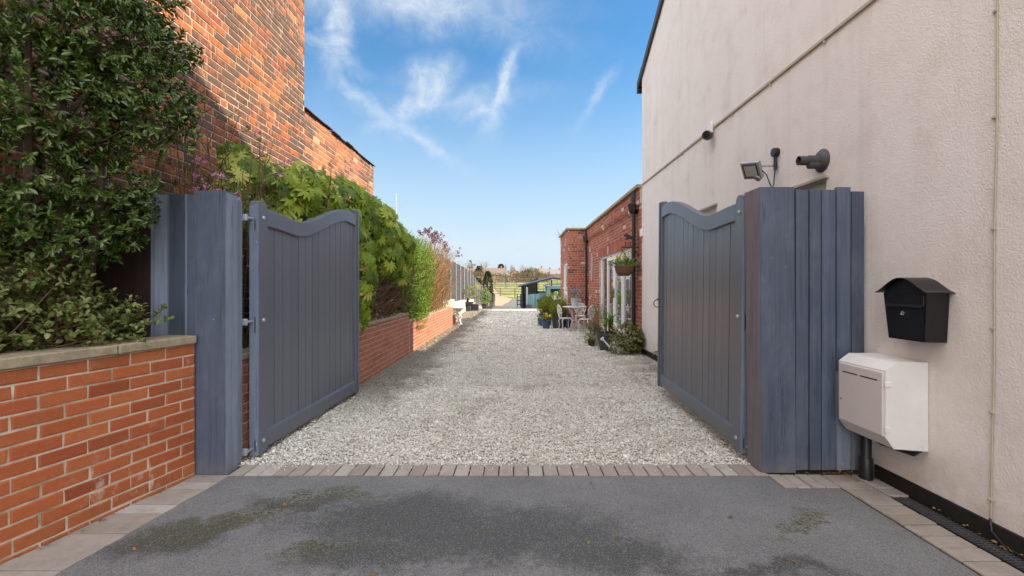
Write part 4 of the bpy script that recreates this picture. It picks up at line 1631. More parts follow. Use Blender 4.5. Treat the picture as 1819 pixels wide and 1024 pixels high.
    pts = [(XW - .006, 2.345 + .012 * (4 - z) / 4 + .028 * max(0, (3.3 - z)) / 3.3 + .003 * math.sin(z * 5), z) for z in np.arange(.10, 5.2, .15)]
    mb.tube(pts, .0045, 6)
    mb.build('cable', M['cream'], t, smooth=True)
    for z in (.20, .66, 1.10, 1.62, 2.2, 2.75):
        c = MB()
        c.box(XW - .014, XW, 2.352 + .028 * max(0, (3.3 - z)) / 3.3 - .005, 2.352 + .028 * max(0, (3.3 - z)) / 3.3 + .018, z, z + .014, .002)
        c.build('clip', M['cream'], t)
    t = thing('corner_cable', 'white cable with small white box at far corner of the rendered house', 'cable', (XW, 8.97, 2.6))
    mb = MB()
    mb.tube([(XW - .012, 8.94, 3.30), (XW - .012, 8.94, 2.42)], .008, 6)
    mb.build('cable', M['white_paint'], t)
    mb = MB()
    mb.box(XW - .05, XW - .002, 8.90, 8.99, 2.30, 2.44, .005)
    mb.build('box', M['white_paint'], t)
    # black flex on the ground by the plinth
    t = thing('loose_cable', 'thin black cable trailing from the wall cable along the drain', 'cable', (2.46, 2.2, 0))
    mb = MB()
    mb.tube([(2.488, 2.385, .11), (2.48, 2.37, .05), (2.47, 2.30, .012), (2.455, 2.15, .012), (2.462, 1.95, .012), (2.47, 1.6, .012)], .006, 6)
    mb.build('cable', M['black_plastic'], t, smooth=True)


wall_things()


# ------------------------------------------------------------------ litter in the corner
def fallen_leaves():
    tv = np.array([(0, 0, 0), (.35, .4, .12), (.25, .8, .05), (0, 1.1, .15), (-.3, .75, .1), (-.35, .35, .02)])
    tf = np.array([(0, 1, 2), (0, 2, 3), (0, 3, 4), (0, 4, 5)])
    spots = []
    for k in range(46):
        spots.append((2.36 + rng.uniform(-.09, .12), 3.17 + rng.normal(0, .035), .012))
    for k in range(26):
        spots.append((2.482 - abs(rng.normal(0, .012)), rng.uniform(1.9, 2.7), .012))
    for k in range(20):
        spots.append((rng.uniform(2.0, 2.35), 3.205 + rng.normal(0, .008), .01))
    for k in range(24):
        y = rng.uniform(1.9, 3.1)
        spots.append((-2.24 - (3.14 - y) * .2 + abs(rng.normal(0, .025)), y, .01))
    for k in range(30):
        spots.append((rng.uniform(-2, 2), rng.uniform(1.9, 3.1), .006))
    for k in range(110):
        y = 3.5 + 6.5 * rng.uniform(0, 1) ** 1.3
        spots.append((np.clip(rng.choice([-1.75, 1.4, 0]) + rng.normal(0, .35), -2.0, 2.3), y, .022))
    pos = np.array(spots)
    pos[:, 1] = np.where(pos[:, 1] < 3.4, np.minimum(pos[:, 1], 3.215), pos[:, 1])
    n = len(pos)
    v, f = scatter(tv, tf, rotmats(unit(n) * np.array([1, 1, .25]), np.array([[0, 0, 1.]]) + unit(n) * .4), pos, rng.uniform(.008, .028, n))
    o = link_mesh('fallen_leaves', v, f, M['leaf_dry'])
    tag(o, 'dry brown leaf litter scattered along the edges of the pavers', 'leaf litter', kind='stuff')


fallen_leaves()


# ================================================================== plants
def leaf_t(w, fold=.12, droop=.15):
    v = np.array([(0, 0, 0), (w * .42, .3, fold * w), (w * .5, .55, fold * w * .8), (w * .3, .82, -droop * .35), (0, 1, -droop), (-w * .3, .82, -droop * .35), (-w * .5, .55, fold * w * .8), (-w * .42, .3, fold * w),
                  (0, .3, -fold * w), (0, .58, -fold * w * .8 - droop * .1), (0, .82, -droop * .55)])
    f = np.array([(0, 1, 8), (1, 2, 9), (1, 9, 8), (2, 3, 10), (2, 10, 9), (3, 4, 10), (0, 8, 7), (8, 9, 6), (8, 6, 7), (9, 10, 5), (9, 5, 6), (10, 4, 5)])
    return v, f


def leaf_small(w):
    v = np.array([(0, 0, 0), (w * .5, .5, .06), (0, 1, -.08), (-w * .5, .5, .06)])
    return v, np.array([(0, 1, 2), (0, 2, 3)])


def palmate(lobes=9, rad=1.0, seed=0):
    r = np.random.default_rng(seed)
    v = [(0, 0, 0)]
    f = []
    angs = np.linspace(-2.35, 2.35, lobes)
    st = angs[1] - angs[0]
    ring = []
    for i, a in enumerate(angs):
        ln = rad * (1.0 - .26 * abs(a) / 2.35) * r.uniform(.92, 1.05)
        for (da, rr, z) in ((-.5 * st, .40, .03), (-.36 * st, .70, -.01), (0, 1.0, -.17), (.36 * st, .70, -.01)):
            if da == 0:
                ring.append((math.sin(a) * ln, math.cos(a) * ln, z * rad))
            else:
                ring.append((math.sin(a + da) * ln * rr, math.cos(a + da) * ln * rr, z * rad))
        ring.append(None)
    v2 = []
    idx = 1
    groups = []
    cur = []
    for p in ring:
        if p is None:
            groups.append(cur)
            cur = []
        else:
            cur.append(idx)
            v.append(p)
            idx += 1
    for i, gq in enumerate(groups):
        a = angs[i]
        mid = idx
        v.append((math.sin(a) * .66 * rad * .9, math.cos(a) * .66 * rad * .9, -.07 * rad))
        idx += 1
        va, sl, tip, sr = gq
        vb = groups[i + 1][0] if i + 1 < len(groups) else None
        f += [(0, va, mid), (va, sl, mid), (sl, tip, mid), (tip, sr, mid)]
        if vb:
            f += [(sr, vb, mid), (vb, 0, mid)]
        else:
            f += [(sr, 0, mid)]
    return np.array(v, float), np.array(f)


def sprigs(centers, dirs, n_leaf, length, size, tmpl, spread=1.1, jitter=.3, up=.25):
    """leafy shoots: leaves set round a short stem that points along dirs"""
    C = np.repeat(centers, n_leaf, axis=0)
    D = np.repeat(dirs / np.linalg.norm(dirs, axis=1, keepdims=True), n_leaf, axis=0)
    N = len(C)
    k = np.tile(np.linspace(0.05, 1, n_leaf), len(centers))
    rnd = unit(N)
    side = np.cross(D, rnd)
    side /= np.maximum(np.linalg.norm(side, axis=1, keepdims=True), 1e-4)
    fw = D * (1.25 - spread * .55 + .5 * k[:, None]) + side * spread + unit(N) * jitter + np.array([0, 0, up * .4])
    pos = C + D * (k * length)[:, None]
    upv = D + np.array([0, 0, up * 2.0]) + unit(N) * .25
    return scatter(tmpl[0], tmpl[1], rotmats(fw, upv), pos, size * rng.uniform(.65, 1.15, N))


def in_ellipsoids(els, n, shell=.45):
    """points in a set of ellipsoids, denser towards their surface, with outward directions"""
    w = np.array([e[3] * e[4] * e[5] for e in els]) ** .7
    cnt = rng.multinomial(n, w / w.sum())
    P, D = [], []
    for e, c in zip(els, cnt):
        u = unit(c)
        r = rng.uniform(shell, 1.0, c) ** .6
        s = np.array(e[3:6])
        P.append(np.array(e[:3]) + u * r[:, None] * s)
        D.append(u / s * s.mean())
    return np.concatenate(P), np.concatenate(D)


def branch_mb(mb, p, d, ln, r, depth, spread=.6, n=5, up=.15, kids_n=3, ends=None, shrink=.7):
    p = Vector(p)
    d = Vector(d).normalized()
    pts = [p.copy()]
    for i in range(3):
        d = (d + Vector(rng.normal(0, .14, 3)) + Vector((0, 0, up * .3))).normalized()
        p = p + d * ln / 3
        pts.append(p.copy())
    mb.tube(pts, [r, r * .9, r * .8, r * shrink * .95], n if depth > 1 else 3, cap=depth <= 0)
    if depth <= 0:
        if ends is not None:
            ends.append((tuple(p), tuple(d)))
        return
    for k in range(kids_n):
        ax = d.cross(Vector(unit(1)[0])).normalized()
        nd = (d + ax * spread * random.uniform(.6, 1.3) + Vector((0, 0, up))).normalized()
        st = pts[3] if k < 2 else pts[2]
        branch_mb(mb, st, nd, ln * random.uniform(.6, .85), r * shrink, depth - 1, spread, n, up, kids_n, ends, shrink)


def twigs(mb, n, start, direct, ln, r, curl=.25, seg=4):
    for k in range(n):
        p = Vector(start())
        d = Vector(direct(p)).normalized()
        L_ = ln * random.uniform(.55, 1.15)
        pts = [p]
        for i in range(seg):
            d = (d + Vector(rng.normal(0, curl, 3)) * .5).normalized()
            p = p + d * L_ / seg
            pts.append(p)
        mb.tube(pts, [r * (1 - .75 * i / seg) for i in range(seg + 1)], 3, cap=False)


def join_leaf(name, arrs, mat, parent, smooth=False):
    V, F, off = [], [], 0
    for v, f in arrs:
        V.append(v)
        F.append(f + off)
        off += len(v)
    return link_mesh(name, np.concatenate(V), np.concatenate(F), mat, parent)


def keep(P, D, cond):
    m = cond(P)
    return P[m], D[m]


# dark evergreen in the raised bed
def evergreen():
    t = thing('evergreen_tree', 'glossy dark evergreen shrub leaning over the brick garden wall', 'shrub', (-2.75, 2.75, .86))
    els = [(-2.74, 2.72, 3.05, .46, .46, .42), (-2.50, 2.84, 2.78, .35, .34, .30), (-2.36, 2.88, 2.52, .26, .28, .23), (-2.80, 2.65, 2.45, .42, .42, .34), (-2.33, 2.93, 2.86, .20, .2, .13),
           (-2.28, 2.92, 2.34, .17, .2, .15), (-2.62, 2.82, 2.33, .25, .26, .19), (-2.85, 2.5, 2.0, .34, .4, .28), (-2.60, 2.85, 1.95, .28, .24, .17), (-2.58, 2.95, 1.80, .18, .16, .15),
           (-2.68, 2.92, 1.64, .22, .17, .14), (-2.9, 2.6, 1.72, .26, .3, .17), (-2.52, 2.9, 3.28, .3, .3, .2)]
    els += [(-2.75, 2.7, 1.62, .3, .3, .16)]
    P, D = in_ellipsoids(els, 2500, .45)
    P, D = keep(P, D, lambda p: (p[:, 0] > -3.12) & (p[:, 1] < 3.2) & (p[:, 1] > 1.5))
    D = D + np.array([.25, -.15, .35])
    tm = leaf_t(.40, .25, .14)
    v, f = sprigs(P, D, 9, .066, .043, tm, 1.15, .35)
    join_leaf('crown', [(v, f)], M['leaf_dark'], t)
    mb = MB()
    for a in ((-2.80, 2.7), (-2.72, 2.85), (-2.9, 2.6)):
        mb.tube([(a[0], a[1], .80), (a[0] + .03, a[1], 1.3), (a[0] + .10, a[1] + .02, 1.9), (a[0] + .06, a[1] + .05, 2.6), (a[0] + .12, a[1], 3.1)], [.034, .030, .024, .016, .006], 7)
    for e in els:
        for k in range(9):
            u = Vector(unit(1)[0])
            q = Vector(e[:3]) + Vector((u.x * e[3], u.y * e[4], abs(u.z) * e[5])) * .8
            q.x = max(q.x, -3.1)
            s = Vector((-2.72 + .04 * k / 9, 2.72, max(1.15, q.z - .22)))
            md = (s + q) / 2 + Vector(rng.normal(0, .04, 3))
            mb.tube([s, md, q], [.006, .004, .0015], 4, cap=False)
    mb.build('trunk', M['bark'], t, fix=False)


evergreen()


def low_shrub():
    t = thing('low_shrub', 'low olive green shrub with round leaves spilling on to the wall coping', 'shrub', (-2.75, 2.6, .86))
    els = [(-2.84, 2.35, 1.18, .28, .36, .24), (-2.64, 2.58, 1.13, .22, .30, .19), (-2.55, 2.78, 1.06, .17, .20, .15), (-2.45, 2.92, 1.08, .12, .14, .14), (-2.72, 2.55, 1.32, .2, .24, .12), (-2.86, 2.1, 1.12, .26, .34, .2), (-2.5, 2.55, 1.02, .10, .22, .08)]
    P, D = in_ellipsoids(els, 760, .35)
    P, D = keep(P, D, lambda p: (p[:, 0] > -3.15) & (p[:, 2] > .93) & (p[:, 1] < 3.2))
    D = D + np.array([.2, -.1, .5])
    v, f = sprigs(P, D, 8, .10, .036, leaf_t(.62, .12, .12), 1.3, .45, .5)
    join_leaf('foliage', [(v, f)], M['leaf_olive'], t)
    mb = MB()
    idx = rng.choice(len(P), 240)
    for i in idx:
        q = Vector(P[i])
        s = Vector((-2.78 + rng.normal(0, .05), 2.5 + rng.normal(0, .15), .84))
        mb.tube([s, (s + q) / 2 + Vector((0, 0, .06)) + Vector(rng.normal(0, .03, 3)), q, q + Vector(D[i]).normalized() * .1], [.006, .004, .003, .0015], 3, cap=False)
    mb.build('stem', M['twig_brown'], t, fix=False)


low_shrub()


def pink_shrub():
    t = thing('flowering_shrub', 'thin upright shrub with small pink blossom clusters behind the gatepost', 'shrub', (-2.75, 4.0, .7))
    mb = MB()
    tips, lv = [], []
    for k in range(46):
        x = rng.uniform(-3.05, -2.25)
        y = rng.uniform(3.6, 4.9)
        h = rng.uniform(2.1, 3.05) if y < 4.4 else rng.uniform(2.0, 2.75)
        p = Vector((x, y, .7))
        d = Vector((rng.normal(0, .05), rng.normal(0, .08), 1))
        pts = [p]
        for i in range(6):
            d = (d + Vector(rng.normal(0, .05, 3))).normalized()
            p = p + d * (h - .7) / 6
            p.x = max(p.x, -3.14)
            pts.append(p.copy())
        mb.tube(pts, [.010, .009, .008, .007, .005, .004, .002], 4, cap=False)
        for j in range(9):
            i = random.randrange(2, 6)
            q = pts[i].lerp(pts[i + 1] if i < 6 else pts[i], random.random())
            dd = Vector(unit(1)[0]) + Vector((0, 0, .9))
            e = q + dd.normalized() * random.uniform(.08, .26)
            e.x = max(e.x, -3.15)
            mb.tube([q, q.lerp(e, .5) + Vector(rng.normal(0, .01, 3)), e], [.004, .003, .0015], 3, cap=False)
            lv.append((e, dd))
            if random.random() < .018:
                tips.append(e)
    for c in ((-2.52, 3.75, 2.13), (-2.42, 3.7, 2.08), (-2.58, 3.7, 2.2), (-2.40, 3.72, 2.2), (-2.25, 3.66, 2.05), (-2.5, 3.8, 2.25), (-2.22, 3.9, 2.62), (-2.6, 3.72, 2.1), (-2.1, 3.7, 1.9)):
        tips.append(Vector(c))
    mb.build('stem', M['twig_brown'], t, fix=False)
    P = np.array([tuple(a) for a, b in lv])
    D = np.array([tuple(b) for a, b in lv])
    join_leaf('foliage', [sprigs(P, D, 4, .03, .034, leaf_t(.5, .15, .1), 1.2, .4)], M['leaf_olive'], t)
    C = np.array([tuple(p) for p in tips])
    C = np.repeat(C, 26, axis=0)
    D = unit(len(C)) + np.array([0, 0, .4])
    pos = C + D * rng.uniform(.008, .034, (len(C), 1)) * np.array([1.4, 1.4, .8])
    v, f = scatter(*leaf_small(.8), rotmats(D, unit(len(C))), pos, rng.uniform(.014, .024, len(C)))
    join_leaf('blossom', [(v, f)], M['petal_pink'], t)


pink_shrub()


def fatsia():
    t = thing('fatsia_shrub', 'big shrub with large shiny hand shaped leaves hanging over the dwarf wall', 'shrub', (-2.5, 6.4, .7))
    els = [(-2.72, 4.85, 2.25, .36, .5, .40), (-2.55, 5.5, 2.35, .45, .6, .42), (-2.42, 6.3, 2.36, .44, .6, .46), (-2.22, 7.0, 2.24, .42, .55, .46), (-2.15, 7.9, 1.98, .42, .6, .42),
           (-2.28, 5.9, 1.85, .34, .6, .55), (-2.12, 6.0, 1.45, .24, .42, .45), (-2.10, 5.95, 1.05, .18, .36, .3), (-2.05, 7.2, 1.75, .28, .5, .3), (-2.02, 7.85, 1.6, .2, .3, .25), (-2.9, 4.7, 2.62, .14, .14, .22)]
    els += [(-2.3, 6.5, 2.05, .34, .6, .5), (-2.12, 7.3, 2.1, .34, .6, .36), (-2.66, 5.1, 2.0, .34, .5, .5)]
    P, D = in_ellipsoids(els, 1500, .66)
    P, D = keep(P, D, lambda p: (p[:, 0] > -3.12) & (p[:, 0] < -1.66))
    D = D * np.array([1, 1, .7]) + np.array([.45, -.35, -.10])
    N = len(P)
    upv = D / np.linalg.norm(D, axis=1, keepdims=True) + np.array([.30, -.35, .40]) + unit(N) * .45
    upv /= np.linalg.norm(upv, axis=1, keepdims=True)
    fw = unit(N) + np.array([.1, -.1, -.55])
    fw = fw - upv * np.sum(fw * upv, axis=1, keepdims=True)
    arrs = []
    which = rng.integers(0, 4, N)
    size = rng.uniform(.10, .175, N)
    for k in range(4):
        m = which == k
        tv, tf = palmate(9 if k < 3 else 7, 1.0, k)
        arrs.append(scatter(tv, tf, rotmats(fw[m], upv[m]), P[m], size[m]))
    join_leaf('foliage', arrs, M['leaf_fatsia'], t)
    mb = MB()
    roots = [Vector((-2.6, 5.0, .7)), Vector((-2.55, 5.7, .7)), Vector((-2.5, 6.3, .7)), Vector((-2.5, 7.0, .7)), Vector((-2.5, 7.6, .7))]
    ends = []
    for e in els:
        c = Vector(e[:3])
        r_ = min(roots, key=lambda q: abs(q.y - c.y))
        mb.tube([r_, r_.lerp(c, .5) + Vector((-.1, 0, .1)), c], [.022, .018, .010], 6)
    for i in range(N):
        p = Vector(P[i])
        e = min(els, key=lambda q: (Vector(q[:3]) - p).length)
        s = p.lerp(Vector(e[:3]), .75)
        mb.tube([s, (s + p) / 2 + Vector((0, 0, .03)), p], [.005, .004, .003], 3, cap=False)
    mb.build('stem', M['stem_green'], t, fix=False)


fatsia()


def brown_hedge():
    t = thing('bare_hedge', 'dense brown leafless twigs under the big shiny leaved shrub', 'hedge', (-2.5, 7.6, .7))
    mb = MB()
    twigs(mb, 1500, lambda: (rng.uniform(-2.95, -2.12), rng.uniform(5.6, 8.7), rng.uniform(.74, 1.3)),
          lambda p: (rng.normal(.25, .35), rng.normal(.1, .4), rng.uniform(.35, 1.1)), .62, .0058, .35)
    mb.build('twigs', M['twig_brown'], t, fix=False)


brown_hedge()


def green_hedge():
    t = thing('green_hedge', 'sunlit small leaved green hedge trailing over the dwarf wall', 'hedge', (-2.4, 9.9, .6))
    els = [(-2.38, 9.6, 1.5, .40, .62, 1.0), (-2.30, 10.3, 1.4, .38, .7, .95), (-2.38, 11.1, 1.75, .40, .6, .75), (-2.15, 9.55, .95, .26, .5, .36), (-2.06, 9.7, .62, .13, .4, .2), (-2.5, 9.0, 1.9, .35, .4, .55), (-2.42, 9.05, 1.2, .3, .28, .5)]
    P, D = in_ellipsoids(els, 6200, .6)
    P, D = keep(P, D, lambda p: (p[:, 2] > .38) & ~((p[:, 0] < -2.08) & (p[:, 2] < .62)))
    D = D + np.array([.2, -.05, .35])
    join_leaf('foliage', [sprigs(P, D, 6, .07, .034, leaf_t(.5, .12, .1), 1.1, .5)], M['leaf_privet'], t)
    mb = MB()
    twigs(mb, 200, lambda: (rng.uniform(-2.7, -2.2), rng.uniform(9.0, 11.4), .56), lambda p: (rng.normal(.1, .25), rng.normal(0, .25), 1), 1.6, .008, .2)
    mb.build('stem', M['twig_brown'], t, fix=False)


green_hedge()


def dry_hedge():
    t = thing('dry_hedge', 'sunlit tan twiggy hedge with dark red seed heads at end of dwarf wall', 'hedge', (-2.5, 13, .6))
    mb = MB()
    twigs(mb, 1700, lambda: (rng.uniform(-3.0, -2.15), rng.uniform(11.2, 14.75), rng.uniform(.58, 1.9)),
          lambda p: (rng.normal(.2, .3), rng.normal(.15, .3), 1.0), .85, .0072, .3)
    mb.build('twigs', M['twig_tan'], t, fix=False)
    P = np.stack([rng.uniform(-3.0, -2.02, 3600), rng.uniform(11.2, 14.9, 3600), .6 + 2.0 * rng.beta(1.1, 1.6, 3600)], axis=1)
    join_leaf('foliage', [sprigs(P, unit(len(P)) + np.array([.3, 0, .5]), 3, .05, .036, leaf_t(.45, .2, .2), 1.1, .5)], M['leaf_dry'], t)
    # long shoots carrying seed heads
    mb = MB()
    heads = []
    for (y, h, dx_, dy_) in ((11.3, 2.72, .1, .3), (11.6, 2.78, .15, .3), (12.0, 2.8, .2, .4), (12.5, 2.78, .25, .4), (12.9, 2.7, .2, .5), (13.5, 2.6, .25, .5), (13.9, 2.55, .2, .6), (14.3, 2.42, .55, .9), (14.4, 2.05, .95, 1.3), (14.2, 2.5, .3, .4), (11.9, 2.6, .3, 0), (12.7, 2.65, .1, .2)):
        p0 = Vector((-2.45, y, .9))
        p1 = Vector((-2.45 + dx_, y + dy_, h))
        mb.tube([p0, p0.lerp(p1, .5) + Vector((-.05, 0, .12)), p1], [.010, .007, .004], 4, cap=False)
        for k in range(7):
            q = p1 + Vector(rng.normal(0, .075, 3))
            mb.tube([p1 + Vector((0, 0, -.12)), q], [.004, .002], 3, cap=False)
            heads.append(tuple(q))
    mb.build('stem', M['twig_brown'], t, fix=False)
    C = np.repeat(np.array(heads), 22, axis=0)
    D = unit(len(C))
    v, f = scatter(*leaf_small(.9), rotmats(D, unit(len(C))), C + D * .022, rng.uniform(.02, .034, len(C)))
    join_leaf('seed_head', [(v, f)], M['petal_red'], t)


dry_hedge()


# ================================================================== pots, furniture and plants by the outbuilding
def pot_mb(r0, r1, h, rim=.02, t=.015):
    mb = MB()
    mb.lathe([(r0, 0), (r1, h - rim * 1.6), (r1 + rim * .7, h - rim * 1.5), (r1 + rim * .8, h), (r1 - t, h), (r1 - t * 1.2, h - .04), (.01, h - .045)], (0, 0, 0), 22)
    return mb


def potted(name, label, cat, loc, pot, potmat, group=None, rz=0, soil=True):
    """thing built round its own origin, then set down at loc"""
    t = thing(name, label, cat, (0, 0, 0), group)
    r0, r1, h = pot[:3]
    pot_mb(*pot).build('pot', M[potmat], t, smooth=True)
    return t


def put(t, loc, rz=0):
    t.location = loc
    t.rotation_euler.z = rz


def yucca():
    t = potted('potted_yucca', 'large ribbed dark grey planter holding a spiky sword leaved plant', 'potted plant', None, (.185, .262, .36, .025), 'lead_grey')
    mb = MB()
    for x, y, h in ((.05, 0, .28), (-.06, .02, .18), (0, -.05, .22)):
        mb.tube([(x, y, .30), (x * 1.2, y, .36 + h)], [.03, .026], 8)
    mb.build('trunk', M['bark'], t)
    tv = np.array([(-.045, 0, 0), (.045, 0, 0), (.05, .4, .03), (-.05, .4, .03), (0, 1, -.12)])
    tf = np.array([(0, 1, 2), (0, 2, 3), (3, 2, 4)])
    arrs = []
    for x, y, h in ((.06, 0, .64), (-.07, .02, .52), (0, -.06, .58)):
        n = 26
        d = unit(n) + np.array([0, 0, .75])
        arrs.append(scatter(tv, tf, rotmats(d, np.array([[0, 0, 1.]]) + unit(n) * .2), np.array([[x, y, h]]) + np.zeros((n, 3)), rng.uniform(.18, .34, n)))
    join_leaf('leaves', arrs, M['leaf_palm'], t)
    put(t, (1.93, 9.4, 0))


yucca()


def bushy_pot():
    t = potted('potted_shrub', 'straggly olive shrub in a beige pot between yucca planter and white chairs', 'potted plant', None, (.12, .16, .30, .02), 'beige_pot')
    els = [(0, 0, .62, .26, .26, .30), (-.1, -.05, .42, .24, .22, .18), (.05, 0, .85, .2, .2, .2)]
    P, D = in_ellipsoids(els, 330, .3)
    join_leaf('foliage', [sprigs(P, D + np.array([0, 0, .6]), 6, .07, .034, leaf_t(.42, .15, .12), 1.1, .5)], M['leaf_olive'], t)
    mb = MB()
    twigs(mb, 60, lambda: (rng.normal(0, .03), rng.normal(0, .03), .25), lambda p: (rng.normal(0, .4), rng.normal(0, .4), 1), .6, .005, .25)
    mb.build('stem', M['twig_brown'], t, fix=False)
    put(t, (1.79, 10.1, 0))
    t.scale = (.85,) * 3
    t = potted('potted_shrub', 'small brown pot with trailing greenery at the foot of the beige pot', 'potted plant', None, (.06, .08, .15, .012), 'bark')
    P, D = in_ellipsoids([(0, 0, .22, .16, .16, .10), (-.05, -.08, .12, .1, .1, .1)], 60, .3)
    join_leaf('foliage', [sprigs(P, D + np.array([0, 0, .3]), 6, .05, .034, leaf_t(.5), 1.1, .5)], M['leaf_privet'], t)
    put(t, (1.66, 10.0, 0))


bushy_pot()


def variegated_bush():
    t = thing('variegated_bush', 'rounded yellow green variegated bush against the corner of the rendered house', 'shrub', (2.2, 9.0, 0))
    els = [(2.2, 9.0, .30, .30, .28, .28), (2.08, 8.85, .16, .22, .2, .16), (2.32, 8.9, .24, .16, .25, .2)]
    P, D = in_ellipsoids(els, 620, .5)
    P, D = keep(P, D, lambda p: (p[:, 2] > .03) & (p[:, 0] < 2.49))
    join_leaf('foliage', [sprigs(P, D + np.array([0, 0, .3]), 6, .06, .045, leaf_t(.6, .15, .15), 1.2, .5)], M['leaf_varieg'], t)
    mb = MB()
    twigs(mb, 50, lambda: (2.2 + rng.normal(0, .04), 9.0 + rng.normal(0, .04), 0), lambda p: (rng.normal(0, .5), rng.normal(0, .5), 1), .45, .006, .25)
    mb.build('stem', M['twig_brown'], t, fix=False)
    # ground level weeds at the wall foot
    t = thing('weed_tuft', 'small bright green tuft growing at the wall foot beside the open gate', 'plant', (2.32, 7.6, 0))
    n = 14
    tv, tf = leaf_t(.3, .1, .3)
    d = unit(n) + np.array([-.5, 0, .9])
    join_leaf('leaves', [scatter(tv, tf, rotmats(d, np.array([[0, 0, 1.]]) + unit(n) * .2), np.array([[2.36, 7.2, .25]]) + np.zeros((n, 3)) * .02, rng.uniform(.10, .24, n))], M['leaf_privet'], t)
    mb = MB()
    mb.tube([(2.40, 7.2, 0), (2.37, 7.2, .14), (2.36, 7.2, .26)], [.012, .010, .006], 6)
    mb.build('stem', M['stem_green'], t)


variegated_bush()


def watering_can():
    t = thing('watering_can', 'pale metal watering can with long spout in front of the planter', 'watering can', (0, 0, 0))
    mb = MB()
    mb.lathe([(.10, 0), (.10, .20), (.085, .235), (.06, .24)], (0, 0, 0), 20)
    mb.build('body', M['white_paint'], t, smooth=True)
    mb = MB()
    mb.tube([(-.09, 0, .06), (-.22, -.02, .20), (-.27, -.025, .26)], [.024, .016, .014], 10)
    mb.lathe([(.014, 0), (.042, .05), (.042, .058)], (-.265, -.025, .255), 14, (-.7, -.05, .7))
    mb.build('spout', M['white_paint'], t, smooth=True)
    mb = MB()
    mb.tube([(.09, 0, .06), (.16, 0, .12), (.15, 0, .22), (.08, 0, .30), (-.02, 0, .31), (-.06, 0, .23)], .010, 8)
    mb.build('handle', M['white_paint'], t, smooth=True)
    put(t, (2.0, 8.95, 0), R(-8))


watering_can()


def hanging_basket():
    t = thing('hanging_bracket', 'black iron bracket with a jumping horse silhouette fixed to the brick wall', 'bracket', (2.5, 9.2, 1.95))
    up = Matrix.Translation((0, 0, .11))
    mb = MB()
    mb.M = up
    y = 9.22
    mb.box(2.494, 2.505, y - .02, y + .02, 1.80, 2.30, .002)
    mb.box(2.14, 2.494, y - .006, y + .006, 1.985, 2.015)
    mb.tube([(2.15, y, 1.99), (2.135, y, 1.975), (2.14, y, 1.955), (2.16, y, 1.955)], .006, 6)
    mb.prism([(2.49, 1.84), (2.40, 1.984), (2.37, 1.984), (2.49, 1.81)], y - .005, y + .005, 'y')
    mb.build('arm', M['iron'], t)
    mb = MB()
    mb.M = up   # jumping horse over a fence, cut from plate
    horse = [(2.19, 2.215), (2.205, 2.255), (2.235, 2.27), (2.24, 2.295), (2.255, 2.272), (2.285, 2.25), (2.33, 2.235), (2.375, 2.225), (2.41, 2.20), (2.45, 2.17), (2.415, 2.175), (2.43, 2.10), (2.455, 2.05), (2.435, 2.055), (2.40, 2.11),
             (2.385, 2.145), (2.345, 2.155), (2.30, 2.17), (2.265, 2.14), (2.235, 2.155), (2.215, 2.14), (2.20, 2.15), (2.235, 2.175), (2.24, 2.20), (2.225, 2.225), (2.20, 2.20)]
    mb.prism(horse[::-1], y - .004, y + .004, 'y')
    for x in (2.22, 2.33):
        mb.box(x - .007, x + .007, y - .004, y + .004, 2.0155, 2.125)
    for z in (2.04, 2.07, 2.10):
        mb.box(2.2275, 2.3225, y - .004, y + .004, z - .005, z + .005)
    mb.build('silhouette', M['iron'], t)
    t = thing('hanging_basket', 'wicker hanging basket of yellow daffodils hung from the black bracket', 'hanging basket', (2.2, 9.21, 1.55))
    mb = MB()
    c = (2.2, 9.21, 1.53)
    mb.lathe([(.09, 0), (.14, .03), (.175, .09), (.195, .17), (.205, .20), (.195, .21), (.18, .195), (.02, .18)], c, 24)
    mb.build('basket', M['wicker'], t, smooth=True)
    mb = MB()
    for k in range(4):
        a = k * math.pi / 2 + .4
        mb.tube([(2.2 + .19 * math.cos(a), 9.21 + .19 * math.sin(a), 1.735), (2.165, 9.22, 2.065)], .0035, 5)
    mb.build('chain', M['iron'], t)
    n = 120
    tv, tf = leaf_t(.09, .1, .25)
    P = np.stack([2.2 + rng.normal(0, .07, n), 9.21 + rng.normal(0, .07, n), np.full(n, 1.71)], axis=1)
    d = (P - np.array([2.2, 9.21, 1.62])) * np.array([1.2, 1.2, 1]) + unit(n) * .03
    join_leaf('leaves', [scatter(tv, tf, rotmats(d, unit(n)), P, rng.uniform(.14, .27, n))], M['leaf_palm'], t)
    m = 16
    C = np.stack([2.16 + rng.normal(0, .09, m), 9.16 + rng.normal(0, .09, m), rng.uniform(1.84, 1.98, m)], axis=1)
    for c in C:
        D = unit(12)
        join_leaf('flower', [scatter(*leaf_small(.7), rotmats(D, unit(12)), c + D * .012, np.full(12, .034))], M['petal_yellow'], t)


hanging_basket()


def wall_plaque():
    t = thing('wall_ornament', 'tall grey scrolled metal ornament on the brick wall beside the french doors', 'wall ornament', (2.5, 14.85, 1.9))
    mb = MB()
    x = 2.485
    for k in range(5):
        z = 1.55 + k * .17
        rr = .11 + .03 * math.sin(k * 1.3)
        for s in (-1, 1):
            pts = [(x, 14.85 + s * (rr * (1 - a / 7) * math.sin(a)), z + .085 * (1 - math.cos(a)) * .9) for a in np.linspace(0, 4.6, 12)]
            mb.tube(pts, .012, 5)
    mb.tube([(x, 14.85 + .17 * math.sin(a), 1.9 + .42 * math.cos(a)) for a in np.linspace(0, 2 * math.pi, 25)], .014, 5)
    mb.tube([(x, 14.85, 1.5), (x, 14.85, 2.36)], .012, 5)
    mb.build('scrollwork', M['grey_plastic'], t)


wall_plaque()


